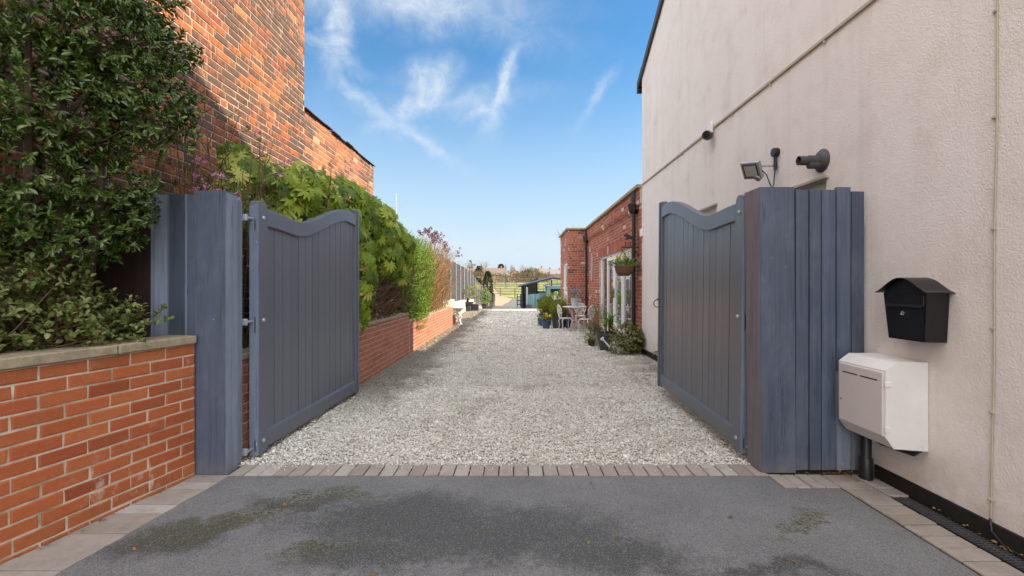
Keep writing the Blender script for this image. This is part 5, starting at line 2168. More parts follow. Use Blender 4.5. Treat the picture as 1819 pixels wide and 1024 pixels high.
def cast_chair(label):
    t = thing('garden_chair', label, 'garden chair', (0, 0, 0), 'white cast iron garden chairs round the table')
    mb = MB()
    mb.lathe([(.01, .43), (.20, .432), (.215, .44), (.215, .452), (.20, .458), (.01, .452)], (0, 0, 0), 22)
    mb.build('seat', M['cast_white'], t, smooth=True)
    # facing +x, back at -x; open pattern of rings inside an arched frame
    mb = MB()

    def bk(y, z):
        return (-.19 - .17 * max(0, z - .45) - .0 + .55 * y * y, y, z)
    arch = [bk(.20 * math.sin(a) * (1.0 if math.cos(a) > -.3 else .9), .70 + .27 * math.cos(a) * (.72 if math.cos(a) > 0 else 1)) for a in np.linspace(-2.95, 2.95, 26)]
    mb.tube(arch, .014, 6)
    for (y, z, r_) in ((0, .80, .062), (-.10, .74, .05), (.10, .74, .05), (-.055, .645, .05), (.055, .645, .05), (0, .55, .05), (-.13, .63, .035), (.13, .63, .035), (-.075, .84, .035), (.075, .84, .035), (0, .72, .03)):
        mb.tube([bk(y + r_ * math.cos(a), z + r_ * math.sin(a)) for a in np.linspace(0, 2 * math.pi, 13)], .0095, 5)
        for a in (0.5, 2.1, 3.7, 5.2):
            mb.tube([bk(y, z), bk(y + r_ * math.cos(a), z + r_ * math.sin(a))], .007, 4)
    mb.tube([bk(-.06, .46), bk(-.03, .53)], .012, 5)
    mb.tube([bk(.06, .46), bk(.03, .53)], .012, 5)
    mb.build('backrest', M['cast_white'], t)
    for sx, sy in ((1, 1), (1, -1), (-1, 1), (-1, -1)):
        l = MB()
        l.tube([(sx * .13, sy * .13, .435), (sx * .175, sy * .165, .36), (sx * .155, sy * .15, .22), (sx * .175, sy * .17, .09), (sx * .215, sy * .20, .012)], [.022, .018, .013, .012, .017], 7)
        l.build('leg', M['cast_white'], t, smooth=True)
    return t


ch = cast_chair('chipped white cast iron chair seen side on at the gravel side of the table')
put(ch, (1.45, 13.25, 0), R(15))
ch.scale = (.87,) * 3
dup(ch, (1.98, 12.85, 0), R(140), 'white cast iron chair nearest the french doors, back towards the doors')
dup(ch, (2.02, 14.25, 0), R(-100), 'white cast iron chair standing beyond the table with its back to the bay')


def cast_table():
    t = thing('garden_table', 'round white cast iron garden table carrying a flower pot', 'garden table', (0, 0, 0))
    mb = MB()
    mb.lathe([(.01, .695), (.34, .695), (.36, .70), (.36, .715), (.34, .72), (.01, .72)], (0, 0, 0), 30)
    mb.build('tabletop', M['cast_white'], t, smooth=True)
    for k in range(4):
        a = k * math.pi / 2 + .5
        l = MB()
        l.tube([(.24 * math.cos(a), .24 * math.sin(a), .695), (.14 * math.cos(a), .14 * math.sin(a), .55), (.07 * math.cos(a), .07 * math.sin(a), .36), (.12 * math.cos(a), .12 * math.sin(a), .15), (.21 * math.cos(a), .21 * math.sin(a), .01)], [.016, .014, .013, .013, .016], 7)
        l.build('leg', M['cast_white'], t, smooth=True)
    mb = MB()
    mb.tube([(.085 * math.cos(a), .085 * math.sin(a), .30) for a in np.linspace(0, 2 * math.pi, 17)], .010, 5)
    mb.build('ring', M['cast_white'], t)
    put(t, (1.75, 13.45, 0))
    t = thing('flower_pot', 'pale grey pot of lavender blue flowers standing on the round table', 'flower pot', (0, 0, 0))
    mb = pot_mb(.095, .125, .25, .015)
    mb.build('pot', plain('pale blue grey pot', (.36, .40, .44), .6, 0, .1), t, smooth=True)
    P, D = in_ellipsoids([(0, 0, .34, .18, .18, .13)], 120, .5)
    P, D = keep(P, D, lambda p: p[:, 2] > .24)
    join_leaf('foliage', [sprigs(P, D, 5, .04, .03, leaf_t(.4), 1.1, .4)], plain_leaf, t)
    P, D = in_ellipsoids([(0, 0, .42, .17, .17, .09)], 170, .8)
    P, D = keep(P, D, lambda p: p[:, 2] > .40)
    join_leaf('flowers', [scatter(*leaf_small(.9), rotmats(D, unit(len(P))), P, np.full(len(P), .035))], M['petal_lilac'], t)
    put(t, (1.75, 13.42, .722))


plain_leaf = leaf_mat('grey green leaf', [(0, (.10, .14, .09)), (1, (.2, .25, .17))], .6, .15)
M['petal_lilac'] = leaf_mat('lilac petal', [(0, (.16, .18, .38)), (.6, (.30, .32, .50)), (1, (.5, .52, .6))], .6, .2, .2, (1, 1, 1))
cast_table()


def topiary(label, loc, r, pot, potmat, scale_n=1500):
    t = potted('topiary_ball', label, 'topiary', None, pot, potmat, 'clipped box balls in pots by the bay')
    h = pot[2]
    n = scale_n
    u = unit(n)
    P = u * r * rng.uniform(.88, 1.03, (n, 1)) + np.array([0, 0, h + r * .82])
    join_leaf('foliage', [sprigs(P, u + np.array([0, 0, .2]), 4, .03, .026, leaf_t(.55), 1.2, .6)], M['leaf_box'], t)
    mb = MB()
    mb.ball((0, 0, h + r * .82), r * .86, 14, 9)
    mb.build('twigs', M['leaf_box'], t, smooth=True)
    put(t, loc)


topiary('clipped round box ball in dark square looking pot, right beside the white side on chair', (1.33, 14.2, 0), .275, (.16, .21, .38, .02), 'lead_grey')
topiary('clipped round box ball behind the blue pansy pots, slightly taller pot', (1.04, 15.4, 0), .28, (.16, .2, .44, .02), 'blue_glaze')


def pansies(label, loc, cols):
    t = potted('pansy_pot', label, 'flower pot', None, (.10, .135, .25, .018), 'blue_glaze', 'blue pots of pansies')
    P, D = in_ellipsoids([(0, 0, .30, .14, .14, .12)], 70, .3)
    join_leaf('foliage', [sprigs(P, D + np.array([0, 0, .5]), 5, .04, .04, leaf_t(.55), 1.1, .4)], M['leaf_privet'], t)
    for c, n, zz in cols:
        C = np.stack([rng.normal(0, .07, n), rng.normal(-.03, .07, n), rng.uniform(.30, .46, n) + zz], axis=1)
        for q in C:
            D = unit(8) + np.array([0, -.6, .2])
            join_leaf('flower', [scatter(*leaf_small(1.0), rotmats(D, unit(8)), q + D * .01, np.full(8, .045))], M[c], t)
    put(t, loc)


pansies('blue glazed pot of yellow and orange pansies standing forward on the gravel', (.94, 14.05, 0), [('petal_yellow', 9, .02), ('petal_orange', 9, -.05)])
pansies('blue glazed pot of purple and yellow pansies behind the orange pansy pot', (.86, 15.1, 0), [('petal_purple', 9, -.04), ('petal_yellow', 4, .08)])
pansies('blue glazed pot of purple pansies half hidden behind the side on chair', (1.62, 14.4, 0), [('petal_purple', 10, 0)])


def bay_shrub():
    t = thing('light_green_shrub', 'light yellow green leafy shrub growing in front of the bay', 'shrub', (1.45, 17, 0))
    P, D = in_ellipsoids([(1.48, 17.0, .70, .32, .5, .42), (1.6, 16.6, .5, .25, .4, .4), (1.36, 17.4, .55, .3, .4, .4)], 420, .5)
    P, D = keep(P, D, lambda p: p[:, 0] < 1.79)
    join_leaf('foliage', [sprigs(P, D + np.array([0, -.1, .4]), 6, .09, .065, leaf_t(.5, .15, .2), 1.1, .4)], M['leaf_varieg2'], t)
    mb = MB()
    twigs(mb, 50, lambda: (1.48 + rng.normal(0, .05), 17 + rng.normal(0, .08), 0), lambda p: (rng.normal(0, .35), rng.normal(0, .4), 1), .8, .008, .2)
    mb.build('stem', M['twig_brown'], t, fix=False)


M['leaf_varieg2'] = leaf_mat('yellow green leaf', [(0, (.18, .25, .04)), (.6, (.32, .38, .08)), (1, (.50, .50, .18))], .5, .3, .2)
bay_shrub()


def beige_chair():
    t = thing('slatted_chair', 'pale wooden reclined chair back showing behind the box balls', 'garden chair', (0, 0, 0))
    mb = MB()
    mb.prism([(-.25, -.06), (.25, -.06), (.25, .0), (-.25, .0)], .40, .44, 'z')
    mb.box(-.26, .26, -.02, .45, .38, .42, .006)
    mb.build('seat', M['beige_pot'], t)
    mb = MB()
    for k in range(5):
        x = -.25 + k * .1
        mb.prism([(.45, .40), (.72, 1.05 + .04 * math.sin(k * math.pi / 4)), (.745, 1.04 + .04 * math.sin(k * math.pi / 4)), (.475, .39)], x + .004, x + .096, 'x')
    mb.build('backrest', M['far_cream'], t)
    for x, y in ((-.23, .02), (.19, .02), (-.23, .4), (.19, .4)):
        l = MB()
        l.box(x, x + .045, y, y + .045, 0, .379, .004)
        l.build('leg', M['beige_pot'], t)
    put(t, (1.12, 20.2, 0), R(-75))
    # bare white ornament of twigs seen over the box balls
    t = thing('bird_ornament', 'small pale metal bird shaped garden ornament above the box balls', 'ornament', (1.36, 15.1, 0))
    mb = MB()
    mb.tube([(1.36, 15.1, 0), (1.36, 15.1, .80)], .010, 6)
    mb.build('stake', M['iron'], t)
    mb = MB()
    mb.prism([(1.30, .80), (1.36, .77), (1.43, .82), (1.475, .94), (1.44, .93), (1.40, .88), (1.36, .90), (1.33, .87), (1.27, .945), (1.265, .90)], 15.09, 15.11, 'y')
    mb.build('bird', M['cast_white'], t)


M['far_cream'] = plain('pale cream timber', (.62, .54, .44), .8, 0, .12, 8)
beige_chair()


# ================================================================== left border beyond the dwarf wall
def statue():
    t = thing('bird_bath', 'white stone bird bath on a figured pedestal at the end of dwarf wall', 'bird bath', (0, 0, 0))
    mb = MB()
    mb.lathe([(.12, 0), (.125, .05), (.10, .07), (.075, .12), (.085, .20), (.10, .28), (.075, .36), (.055, .42), (.085, .47), (.10, .50)], (0, 0, 0), 12, sx=1.0, sy=.85)
    mb.ball((.01, -.05, .40), .055, 10, 7)
    mb.tube([(.07, -.02, .34), (.10, -.07, .28), (.05, -.10, .24)], [.03, .026, .02], 8)
    mb.tube([(-.07, -.02, .34), (-.09, -.07, .27), (-.03, -.10, .22)], [.03, .026, .02], 8)
    mb.tube([(.04, -.05, .2), (.06, -.10, .12), (.05, -.08, .04)], [.045, .038, .025], 8)
    mb.tube([(-.04, -.05, .2), (-.05, -.10, .12), (-.06, -.07, .04)], [.045, .038, .025], 8)
    mb.build('pedestal', M['stone_white'], t, smooth='all')
    mb = MB()
    mb.lathe([(.08, .50), (.15, .53), (.20, .57), (.205, .59), (.19, .585), (.14, .555), (.02, .545)], (0, 0, 0), 22)
    mb.build('bowl', M['stone_white'], t, smooth=True)
    put(t, (-1.93, 15.35, 0))
    t = potted('terracotta_pot', 'plain terracotta pot with dark greenery behind the white bird bath', 'flower pot', None, (.13, .19, .32, .03), 'terracotta')
    P, D = in_ellipsoids([(0, 0, .42, .16, .16, .14)], 90, .3)
    join_leaf('foliage', [sprigs(P, D, 5, .04, .04, leaf_t(.5), 1.1, .4)], M['leaf_dark'], t)
    put(t, (-2.09, 15.75, 0))


M['stone_white'] = plain('white weathered stone', (.55, .50, .45), .85, 0, .25, 12, .5)
statue()


def bowl_planters():
    t = thing('bowl_planter', 'dark shallow bowl planter raised on a block, planted with a yellowing palm', 'planter', (0, 0, 0))
    mb = MB()
    mb.box(-.16, .16, -.16, .16, 0, .28, .01)
    mb.lathe([(.16, .28), (.26, .34), (.34, .46), (.345, .48), (.31, .47), (.02, .45)], (0, 0, 0), 22)
    mb.build('pot', M['lead_grey'], t, smooth=True)
    mb = MB()
    mb.tube([(0, 0, .42), (.02, 0, .55), (.03, 0, .68)], [.07, .065, .05], 10)
    mb.build('trunk', M['bark'], t)
    # fan leaves: split blades round a stalk end
    arrs, arr2 = [], []
    st = MB()
    tv = np.array([(-.03, 0, 0), (.03, 0, 0), (.045, .6, .02), (-.045, .6, .02), (0, 1, -.1)])
    tf = np.array([(0, 1, 2), (0, 2, 3), (3, 2, 4)])
    for k, (ax, ay, az, s) in enumerate(((-.42, .1, .95, 1), (-.30, 0, 1.25, 1), (.42, 0, 1.1, 1), (.28, -.1, .72, 0), (.40, .1, .55, 0), (.05, -.1, .95, 0), (-.15, -.1, .75, 0), (.15, .2, 1.0, 0), (-.3, -.2, .55, 0), (.1, -.25, .65, 0))):
        e = np.array([.03 + ax * .95, ay, .72 + (az - .55) * .95])
        st.tube([(.03, 0, .66), tuple(e * .5 + np.array([.015, 0, .36])), tuple(e)], .008, 5)
        n = 20
        out = np.array([ax, ay, .35 * (az - .5)])
        out /= np.linalg.norm(out)
        b = unit(n) * .75 + out * .9
        (arrs if s == 0 else arr2).append(scatter(tv, tf, rotmats(b, unit(n)), e + np.zeros((n, 3)), rng.uniform(.22, .38, n)))
    st.build('stalk', M['stem_green'], t)
    join_leaf('leaves', arrs, M['leaf_palm_lit'], t)
    join_leaf('yellow_leaves', arr2, M['leaf_yellow'], t)['label'] = 'yellowed fan leaves'
    put(t, (-2.55, 24.0, 0))
    t = thing('trough_planter', 'small dark square planter beside the palm bowl', 'planter', (0, 0, 0))
    mb = MB()
    mb.box(-.22, .22, -.18, .18, 0, .34, .012)
    mb.build('pot', M['lead_grey'], t)
    P, D = in_ellipsoids([(0, 0, .36, .18, .14, .07)], 60, .3)
    join_leaf('foliage', [sprigs(P, D + np.array([0, 0, .6]), 4, .04, .04, leaf_t(.4), 1.1, .4)], M['leaf_privet'], t)
    put(t, (-2.22, 24.6, 0))
    t = thing('potted_bush', 'dark pot with a rough green bush against the end of the grey fence', 'potted plant', (0, 0, 0))
    pot_mb(.16, .22, .38, .02).build('pot', M['lead_grey'], t, smooth=True)
    P, D = in_ellipsoids([(0, 0, .85, .32, .3, .5)], 300, .4)
    join_leaf('foliage', [sprigs(P, D + np.array([0, 0, .6]), 5, .12, .075, leaf_t(.3), 1.0, .4)], M['leaf_palm'], t)
    put(t, (-2.05, 30.3, tz(30.3)))
    # white rendered step that holds the fence
    t = thing('white_retaining_wall', 'stepped white retaining wall under the dark grey fence panels', 'retaining wall', (-2.7, 20, 0))
    mb = MB()
    mb.box(-2.95, -2.62, 15.9, 19.5, -.05, .75, .01)
    mb.box(-2.95, -2.62, 19.505, 24.0, -.05, .60, .01)
    mb.box(-2.95, -2.62, 24.005, 28.6, -.3, .48, .01)
    mb.build('wall', M['far_white'], t)
    mb = MB()
    mb.box(-2.62, -2.42, 15.2, 15.4, -.05, 1.15, .01)
    mb.build('pier', M['far_white'], t)


M['leaf_palm_lit'] = leaf_mat('lit palm blade', [(0, (.16, .20, .03)), (.6, (.26, .27, .04)), (1, (.36, .28, .06))], .5, .3)
bowl_planters()


def panel_fence():
    t = thing('panel_fence', 'row of dark grey fence panels between pale concrete posts stepping down the drive', 'fence', (-2.75, 17, 0))
    d = 17.3
    k = 0
    base = [.62, .62, .60, .58, .54, .48, .36, .2, .02, -.15, -.3, -.42, -.5, -.55]
    while d < 41:
        zb = base[k]
        x = -2.75 - .008 * (d - 17)
        p = MB()
        p.box(x - .05, x + .045, d - .026, d + .026, tz(d) - .2, zb + 1.86, .008)
        p.build('post', M['concrete'], t)
        p = MB()
        n = 10
        for i in range(n):
            a = d + .032 + 1.768 * i / n
            p.box(x - .02 + .006 * (i % 2), x + .01 + .006 * (i % 2), a, a + 1.768 / n - .002, zb, zb + 1.76)
        p.build('panel', M['far_panel'], t)
        p = MB()
        p.box(x - .028, x + .025, d + .032, d + 1.80, zb - .6, zb - .003)
        p.build('base_board', M['concrete'], t)
        d += 1.832
        k += 1
    # low weathered boards past the pots
    t = thing('low_board_fence', 'low weathered grey board fence at the bend of the dirt track', 'fence', (-2.6, 42, -.7))
    p = MB()
    for i in range(26):
        y = 40.5 + i * .17
        x = -2.35 + .03 * i * .4
        p.box(x - .012, x + .012, y, y + .155, tz(y), tz(y) + 1.25 + random.uniform(-.06, .06))
    p.build('boards', M['grey_wood'], t)
    for y in (40.5, 42.6, 44.8):
        p = MB()
        p.box(-2.28, -2.14, y, y + .12, tz(y) - .1, tz(y) + 1.35)
        p.build('post', M['grey_wood'], t)


panel_fence()


def conifer(label, loc, h, r, n=900, mat='leaf_conifer', size=.16, narrow=False):
    t = thing('conifer_tree', label, 'tree', loc)
    z = rng.uniform(.02, 1, n) ** .8
    rad = r * (1 - z ** (3.0 if narrow else 1.05)) ** .75 + .03
    a = rng.uniform(0, 2 * math.pi, n)
    k = rng.uniform(.6, 1.05, n) * (1 + .2 * np.sin(a * 3 + z * 9))
    P = np.stack([loc[0] + rad * k * np.cos(a), loc[1] + rad * k * np.sin(a), loc[2] + .08 * h + z * h * .92], axis=1)
    D = np.stack([np.cos(a), np.sin(a), np.full(n, .9 if narrow else .1)], axis=1)
    join_leaf('crown', [sprigs(P, D, 6, size, size, leaf_t(.35, .1, .1), .8, .5)], M[mat], t)
    mb = MB()
    mb.tube([loc, (loc[0], loc[1], loc[2] + h * .9)], [r * .10 + .03, .02], 7)
    mb.build('trunk', M['bark'], t)


conifer('dark narrow conifer rising over the far end of the grey panel fence', (-2.6, 42.4, -.7), 3.3, .44, 900, 'leaf_conifer', .12, True)
conifer('smaller dark conifer squeezed beside the narrow conifer', (-3.6, 43.6, -.7), 2.7, .38, 500, 'leaf_conifer', .12, True)


# ================================================================== right: car port, teal shed, barbecue
def car_port():
    D0 = 37.5
    z0 = tz(D0)
    t = thing('car_port', 'open dark boarded lean-to shelter with shallow felt roof past the outbuilding', 'shelter', (2.5, D0, z0))
    xs0, xs1 = .52, 4.6
    mb = MB()
    mb.box(xs0 - .03, xs0 + .06, D0, D0 + 3.4, z0, 1.30)
    mb.build('side_wall', M['dark_boards'], t)
    for a, b, zt in ((xs0 - .06, xs0 + .08, 1.30), (1.02, 1.14, 1.44), (2.9, 3.0, 1.80)):
        mb = MB()
        mb.box(a, b, D0 - .11, D0 - .002, z0, zt)
        mb.build('post', M['dark_boards'], t)
    mb = MB()
    for i in range(14):
        x = xs0 + .10 + i * .17
        if x < 1.95:
            mb.box(x, x + .162, D0 + 3.3, D0 + 3.33, z0, 1.36 + .10 * i)
    for i in range(5):
        mb.box(1.95, xs1, D0 + 3.3, D0 + 3.33, z0 + .12 + i * .3, z0 + .34 + i * .3)
    mb.build('back_wall', M['dark_boards'], t)
    mb = MB()
    mb.prism([(xs0 - .3, 1.30), (3.05, 2.02), (4.9, 1.70), (4.9, 1.78), (3.05, 2.12), (xs0 - .3, 1.40)], D0 - .35, D0 + 3.6, 'y')
    mb.build('roof', M['roof_felt'], t)
    mb = MB()
    mb.prism([(xs0 - .3, 1.20), (3.05, 1.90), (4.9, 1.58), (4.9, 1.70), (3.05, 2.015), (xs0 - .3, 1.295)], D0 - .38, D0 - .355, 'y')
    mb.build('fascia', M['dark_boards'], t)
    t = thing('teal_fence', 'low teal painted board fence across the front of the open shelter', 'fence', (1.9, D0 - 2, z0))
    y = D0 - 2.4
    zb = tz(y)
    mb = MB()
    x = .95
    i = 0
    while x < 2.75:
        zt = zb + 1.28 + .10 * (x - .95) + (.05 if x > 1.8 else 0)
        mb.box(x, x + .118, y, y + .02, zb - .1, zt + random.uniform(-.01, .01))
        x += .122
        i += 1
    mb.build('boards', M['teal'], t)
    p = MB()
    p.box(.80, .93, y - .03, y + .1, zb - .1, zb + 1.85, .01)
    p.build('post', M['grey_plastic'], t)
    t = thing('teal_shed', 'small teal shed with flat dark roof and open window beside the bay', 'shed', (3.2, D0 - 3, z0))
    y = D0 - 3.2
    zb = tz(y) - .1
    mb = MB()
    for (a, b, c, d) in ((2.35, 2.62, zb, 1.30), (2.62, 3.55, zb, .42), (2.62, 3.55, 1.10, 1.30), (3.55, 3.9, zb, 1.30)):
        mb.box(a, b, y, y + .05, c, d)
    mb.box(2.35, 2.40, y + .05, y + 1.8, zb, 1.30)
    mb.box(3.85, 3.9, y + .05, y + 1.8, zb, 1.30)
    mb.box(2.4, 3.85, y + 1.75, y + 1.8, zb, 1.30)
    mb.build('wall', M['teal'], t)
    mb = MB()
    mb.prism([(2.18, 1.28), (2.5, 1.42), (4.0, 1.42), (4.0, 1.49), (2.48, 1.49), (2.16, 1.33)], y - .2, y + 1.9, 'y')
    mb.build('roof', M['teal_dark'], t)
    f = MB()
    f.box(2.60, 3.57, y - .03, y - .002, .36, .42)
    f.build('sill', M['white_paint'], t)
    t = thing('barbecue', 'small round black kettle barbecue standing against the teal fence', 'barbecue', (0, 0, 0))
    mb = MB()
    mb.ball((0, 0, .78), .24, 16, 8, sz=.7)
    mb.build('bowl', M['iron'], t, smooth=True)
    for k in range(3):
        a = k * 2.1 + .4
        l = MB()
        l.tube([(.12 * math.cos(a), .12 * math.sin(a), .68), (.24 * math.cos(a), .24 * math.sin(a), .0)], .014, 6)
        l.build('leg', M['iron'], t)
    for s in (-1, 1):
        h = MB()
        h.tube([(s * .24, 0, .80), (s * .35, 0, .82)], .016, 6)
        h.build('handle', M['iron'], t)
    put(t, (1.85, 34.4, tz(34.4)))
    t = thing('square_planter', 'plain dark planter box at the foot of the teal fence post', 'planter', (1.05, 34.6, tz(34.6)))
    mb = MB()
    mb.box(.80, 1.22, 34.4, 34.8, tz(34.6) - .05, tz(34.6) + .48, .01)
    mb.build('box', M['lead_grey'], t)
    mb = MB()
    mb.box(.83, 1.19, 34.43, 34.77, tz(34.6) + .45, tz(34.6) + .485)
    mb.build('soil', M['soil'], t)


M['dark_boards'] = wood_mat('near black boards', (.028, .034, .045), .8, .1, (.08, .09, .1), .2, .6)
M['roof_felt'] = plain('grey blue roofing felt', (.13, .16, .20), .9, 0, .25, 3)
M['teal_dark'] = plain('dark teal roof edge', (.06, .11, .12), .8, 0, .2, 5)
car_port()


# ================================================================== the field and the far houses
def rail_fence(label, d0, xs, drop=0.0, h=1.15, rails=3):
    t = thing('post_and_rail_fence', label, 'fence', (xs[0], d0, tz(d0)), 'post and rail fences in the field')
    zs = []
    for i, x in enumerate(xs):
        d = d0 + drop * (x - xs[0])
        z = tz(d)
        zs.append((d, z))
        p = MB()
        p.box(x - .06, x + .06, d - .05, d + .05, z - .2, z + h, .01)
        p.build('post', M['fence_wood'], t)
    for r in range(rails):
        zz = .38 + r * (h - .5) / max(1, rails - 1)
        for i in range(len(xs) - 1):
            p = MB()
            (da, za), (db, zb) = zs[i], zs[i + 1]
            p.tube([(xs[i], da - .07, za + zz), (xs[i + 1], db - .07, zb + zz)], .045, 5)
            p.build('rail', M['fence_wood'], t)


M['fence_wood'] = plain('weathered fence timber', (.16, .12, .085), .9, 0, .25, 5)
rail_fence('nearer brown post and rail fence at the foot of the green field', 57, [-3.2, -1.9, -.1, 1.7, 3.4, 5.1], -.25)
rail_fence('middle brown post and rail fence higher up the green field', 74, [-5.2, -3.4, -1.6, .2, 2.0, 3.8, 5.6], .1)
rail_fence('farthest pale post and rail fence along the top of the field', 96, [-6.5, -4.3, -2.2, 0, 2.2, 4.4, 6.6, 8.8], 0)
t = thing('yard_gate', 'dark low timber hurdle beside the open shelter', 'gate', (.2, 40, -.7))
for z in (.25, .6, .95):
    mb = MB()
    mb.box(.12, .78, 43.0, 43.05, -.72 + z, -.72 + z + .09)
    mb.build('rail', M['dark_boards'], t)
for x in (.1, .42, .76):
    mb = MB()
    mb.box(x, x + .09, 42.94, 42.998, -.75, .55)
    mb.build('post', M['dark_boards'], t)


def hedgerow(name, label, boxes, n, mat, size):
    t = thing(name, label, 'hedge', boxes[0][:2] + (tz(boxes[0][1]),))
    P, D = in_ellipsoids([(x, d, tz(d) + h * .45, rx, ry, h * .55) for (x, d, rx, ry, h) in boxes], n, .3)
    join_leaf('foliage', [sprigs(P, D + np.array([0, 0, .5]), 4, size, size, leaf_t(.28, .1, .1), .8, .5)], M[mat], t)
    mb = MB()
    for (x, d, rx, ry, h) in boxes:
        for k in range(10):
            a = (x + rng.uniform(-rx, rx) * .5, d, tz(d))
            mb.tube([a, (a[0] + rng.normal(0, .4), d, tz(d) + h * .8)], [.06, .02], 4, cap=False)
    mb.build('stem', M['twig_pale'], t, fix=False)


hedgerow('field_hedge', 'straggling brown winter hedge crossing the top of the green field', [(-9, 108, 3, 1, 2.5), (-4.5, 106, 3, 1, 2.0), (-1.5, 109, 2, 1, 2.5), (1.5, 107, 3, 1, 2.1), (5, 108, 3, 1, 2.3)], 1500, 'leaf_brown', .35)
hedgerow('thicket', 'big pale brown leafless thicket in front of the far houses on the right', [(1.8, 120, 2, 2, 2.6), (4.2, 118, 2.8, 2, 3.3), (7.0, 119, 2, 2, 1.9)], 1500, 'leaf_brown', .4)
hedgerow('thicket', 'rough brown thicket behind the fence panels on the left', [(-14, 112, 4, 2, 3.2), (-19, 118, 4, 2, 3.6), (-11, 125, 3, 2, 2.9)], 1000, 'leaf_brown', .4)


def bare_tree(label, loc, h, seed, mat='twig_pale', depth=4, r=None):
    rng2 = seed
    random.seed(seed)
    t = thing('bare_tree', label, 'tree', loc, 'leafless trees on the skyline')
    mb = MB()
    r = r or h * .022
    mb.tube([loc, (loc[0] + .1, loc[1], loc[2] + h * .3)], [r * 1.3, r], 6, cap=False)
    mb.build('trunk', M[mat], t, fix=False)
    mb = MB()
    for k in range(4):
        d = Vector((rng.normal(0, .6), rng.normal(0, .6), 1))
        branch_mb(mb, (loc[0] + .1, loc[1], loc[2] + h * .29), d, h * .27, r * .7, depth, .62, 4, .12, 3, None, .62)
    mb.build('crown', M[mat], t, fix=False)


bare_tree('slender leafless tree top showing above the outbuilding parapet', (5.6, 33, -.3), 6.9, 3, 'twig_pale', 4, .07)
bare_tree('rounded leafless tree farthest left, behind the grey fence', (-17.5, 165, 3.3), 6.6, 5, 'twig_pale', 4)
bare_tree('wide leafless tree between the left fence and the brown bungalow roof', (-11.5, 170, 3.4), 6.8, 8, 'twig_pale', 4)
bare_tree('thin leafless tree just right of the pointed conifer', (-2.8, 185, 3.6), 6.6, 11, 'twig_pale', 4)
bare_tree('leafless tree behind the orange gabled house', (3.2, 180, 3.6), 5.8, 13, 'twig_pale', 4)
bare_tree('leafless tree right of the orange gabled house roof', (6.4, 186, 3.7), 5.6, 17, 'twig_pale', 4)
random.seed(99)
conifer('pointed dark green conifer standing behind the brown bungalow roof', (-7.0, 215, 4.2), 7.2, 2.0, 500, 'leaf_conifer', .6)
conifer('small round topped dark tree left of the bungalow', (-15.2, 190, 3.8), 5.6, 1.9, 400, 'leaf_conifer', .6)


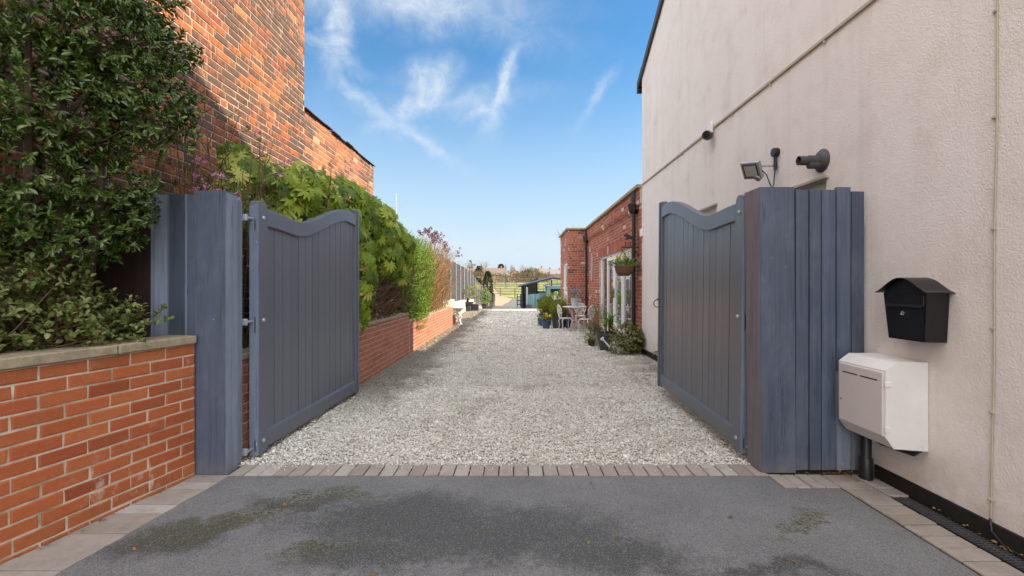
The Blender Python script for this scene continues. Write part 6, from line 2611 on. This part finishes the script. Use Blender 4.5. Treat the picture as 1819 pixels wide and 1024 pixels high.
def far_house(label, px, D, w, dep, hw, hr, wallm, roofm, gable=False, name='far_house', rz=0.0, chimney=True, base=None):
    z = tz(D) - .3 if base is None else base
    x = (px - 916) / 808 * D
    t = thing(name, label, 'house', (0, 0, 0), 'houses on the far skyline')
    mb = MB()
    mb.box(-w / 2, w / 2, 0, dep, 0, hw)
    if gable:
        mb.prism([(-w / 2, hw + .002), (w / 2, hw + .002), (0, hw + hr - .1)], 0.01, dep - .01, 'y')
    else:
        mb.prism([(0, hw + .002), (dep, hw + .002), (dep / 2, hw + hr - .1)], -w / 2 + .01, w / 2 - .01, 'x')
    mb.build('wall', M[wallm], t)
    mb = MB()
    o, th = .35, .2
    if gable:
        mb.prism([(-w / 2 - o, hw - .2), (0, hw + hr), (w / 2 + o, hw - .2), (w / 2 + o, hw), (0, hw + hr + th), (-w / 2 - o, hw)], -.3, dep + .3, 'y')
    else:
        mb.prism([(-o, hw - .2), (dep / 2, hw + hr), (dep + o, hw - .2), (dep + o, hw), (dep / 2, hw + hr + th), (-o, hw)], -w / 2 - .3, w / 2 + .3, 'x')
    ro = mb.build('roof', M[roofm], t)
    if chimney:
        c = MB()
        cx, cy = (w * .28, dep * .5) if not gable else (0.0, dep * .7)
        c.box(cx - .35, cx + .35, cy - .3, cy + .3, hw + hr - .6, hw + hr + 1.0)
        c.build('chimney', M['far_brick'], ro)
    n = max(1, int(w / 3))
    floors = 2 if hw > 4 else 1
    for fl in range(floors):
        for i in range(n):
            wx = -w / 2 + (i + .5) * w / n
            zc = .9 + fl * 2.5
            f = MB()
            f.box(wx - .75, wx + .75, -.05, .02, zc, zc + 1.3)
            fo = f.build('window', M['far_white'], t)
            g_ = MB()
            g_.box(wx - .62, wx + .62, -.07, -.052, zc + .12, zc + 1.18)
            g_.build('pane', M['far_glass'], fo)
    t.location = (x, D, z)
    t.rotation_euler.z = rz


far_house('long brown roofed brick bungalow beside the pointed conifer', 880, 200, 8.8, 7, 2.6, 2.9, 'far_brick', 'far_roof', base=3.6)
far_house('farther brown roofed bungalow left of the bungalow with white windows', 838, 214, 15, 7, 2.6, 2.5, 'far_white', 'far_roof', base=4.3, chimney=False)
far_house('orange brick house with its gable facing the field and a white window', 913, 200, 4.6, 8, 4.6, 1.9, 'far_orange', 'far_roof', True, base=2.0)
far_house('orange brick gabled house half hidden by the leafless thicket', 934, 208, 4.4, 8, 4.6, 1.9, 'far_orange', 'far_roof', True, base=2.1)
far_house('white fronted house with grey roof right of the thicket', 957, 196, 5.0, 8, 4.4, 2.3, 'far_white', 'far_roof_grey', False, base=2.3)
far_house('pale house with grey roof and red chimney between two others', 972, 204, 5.2, 8, 4.4, 2.2, 'far_white', 'far_roof_grey', False, base=2.2)
far_house('farthest right red brick house peeping over the open shelter', 989, 200, 5.4, 8, 4.2, 1.9, 'far_brick', 'far_roof_grey', False, base=2.2)
far_house('low white outbuilding standing in front of the orange gabled houses', 899, 178, 2.4, 3, 2.2, .7, 'far_white', 'far_roof_grey', False, base=3.0, chimney=False)
t = thing('boundary_wall', 'long low red brick wall in front of the brown roofed bungalow', 'wall', (-8, 185, 3.4))
mb = MB()
mb.box(-16, -4.5, 185, 185.3, 3.2, 5.0)
mb.build('wall', M['far_orange'], t)
mb = MB()
mb.box(-16.1, -4.4, 184.95, 185.35, 5.005, 5.15)
mb.build('coping', M['concrete'], t)

# thin aerial over the shrubs
t = thing('aerial_mast', 'thin pale aerial mast rising behind the big leaved shrub', 'aerial', (-5.9, 22.5, 0))
mb = MB()
mb.tube([(-5.9, 22.5, 0), (-5.9, 22.5, 5.9)], .016, 6)
for z, w in ((5.5, .14), (5.2, .22), (4.9, .22)):
    mb.tube([(-5.9 - w, 22.5, z), (-5.9 + w, 22.5, z)], .008, 4)
mb.build('mast', M['galv'], t)
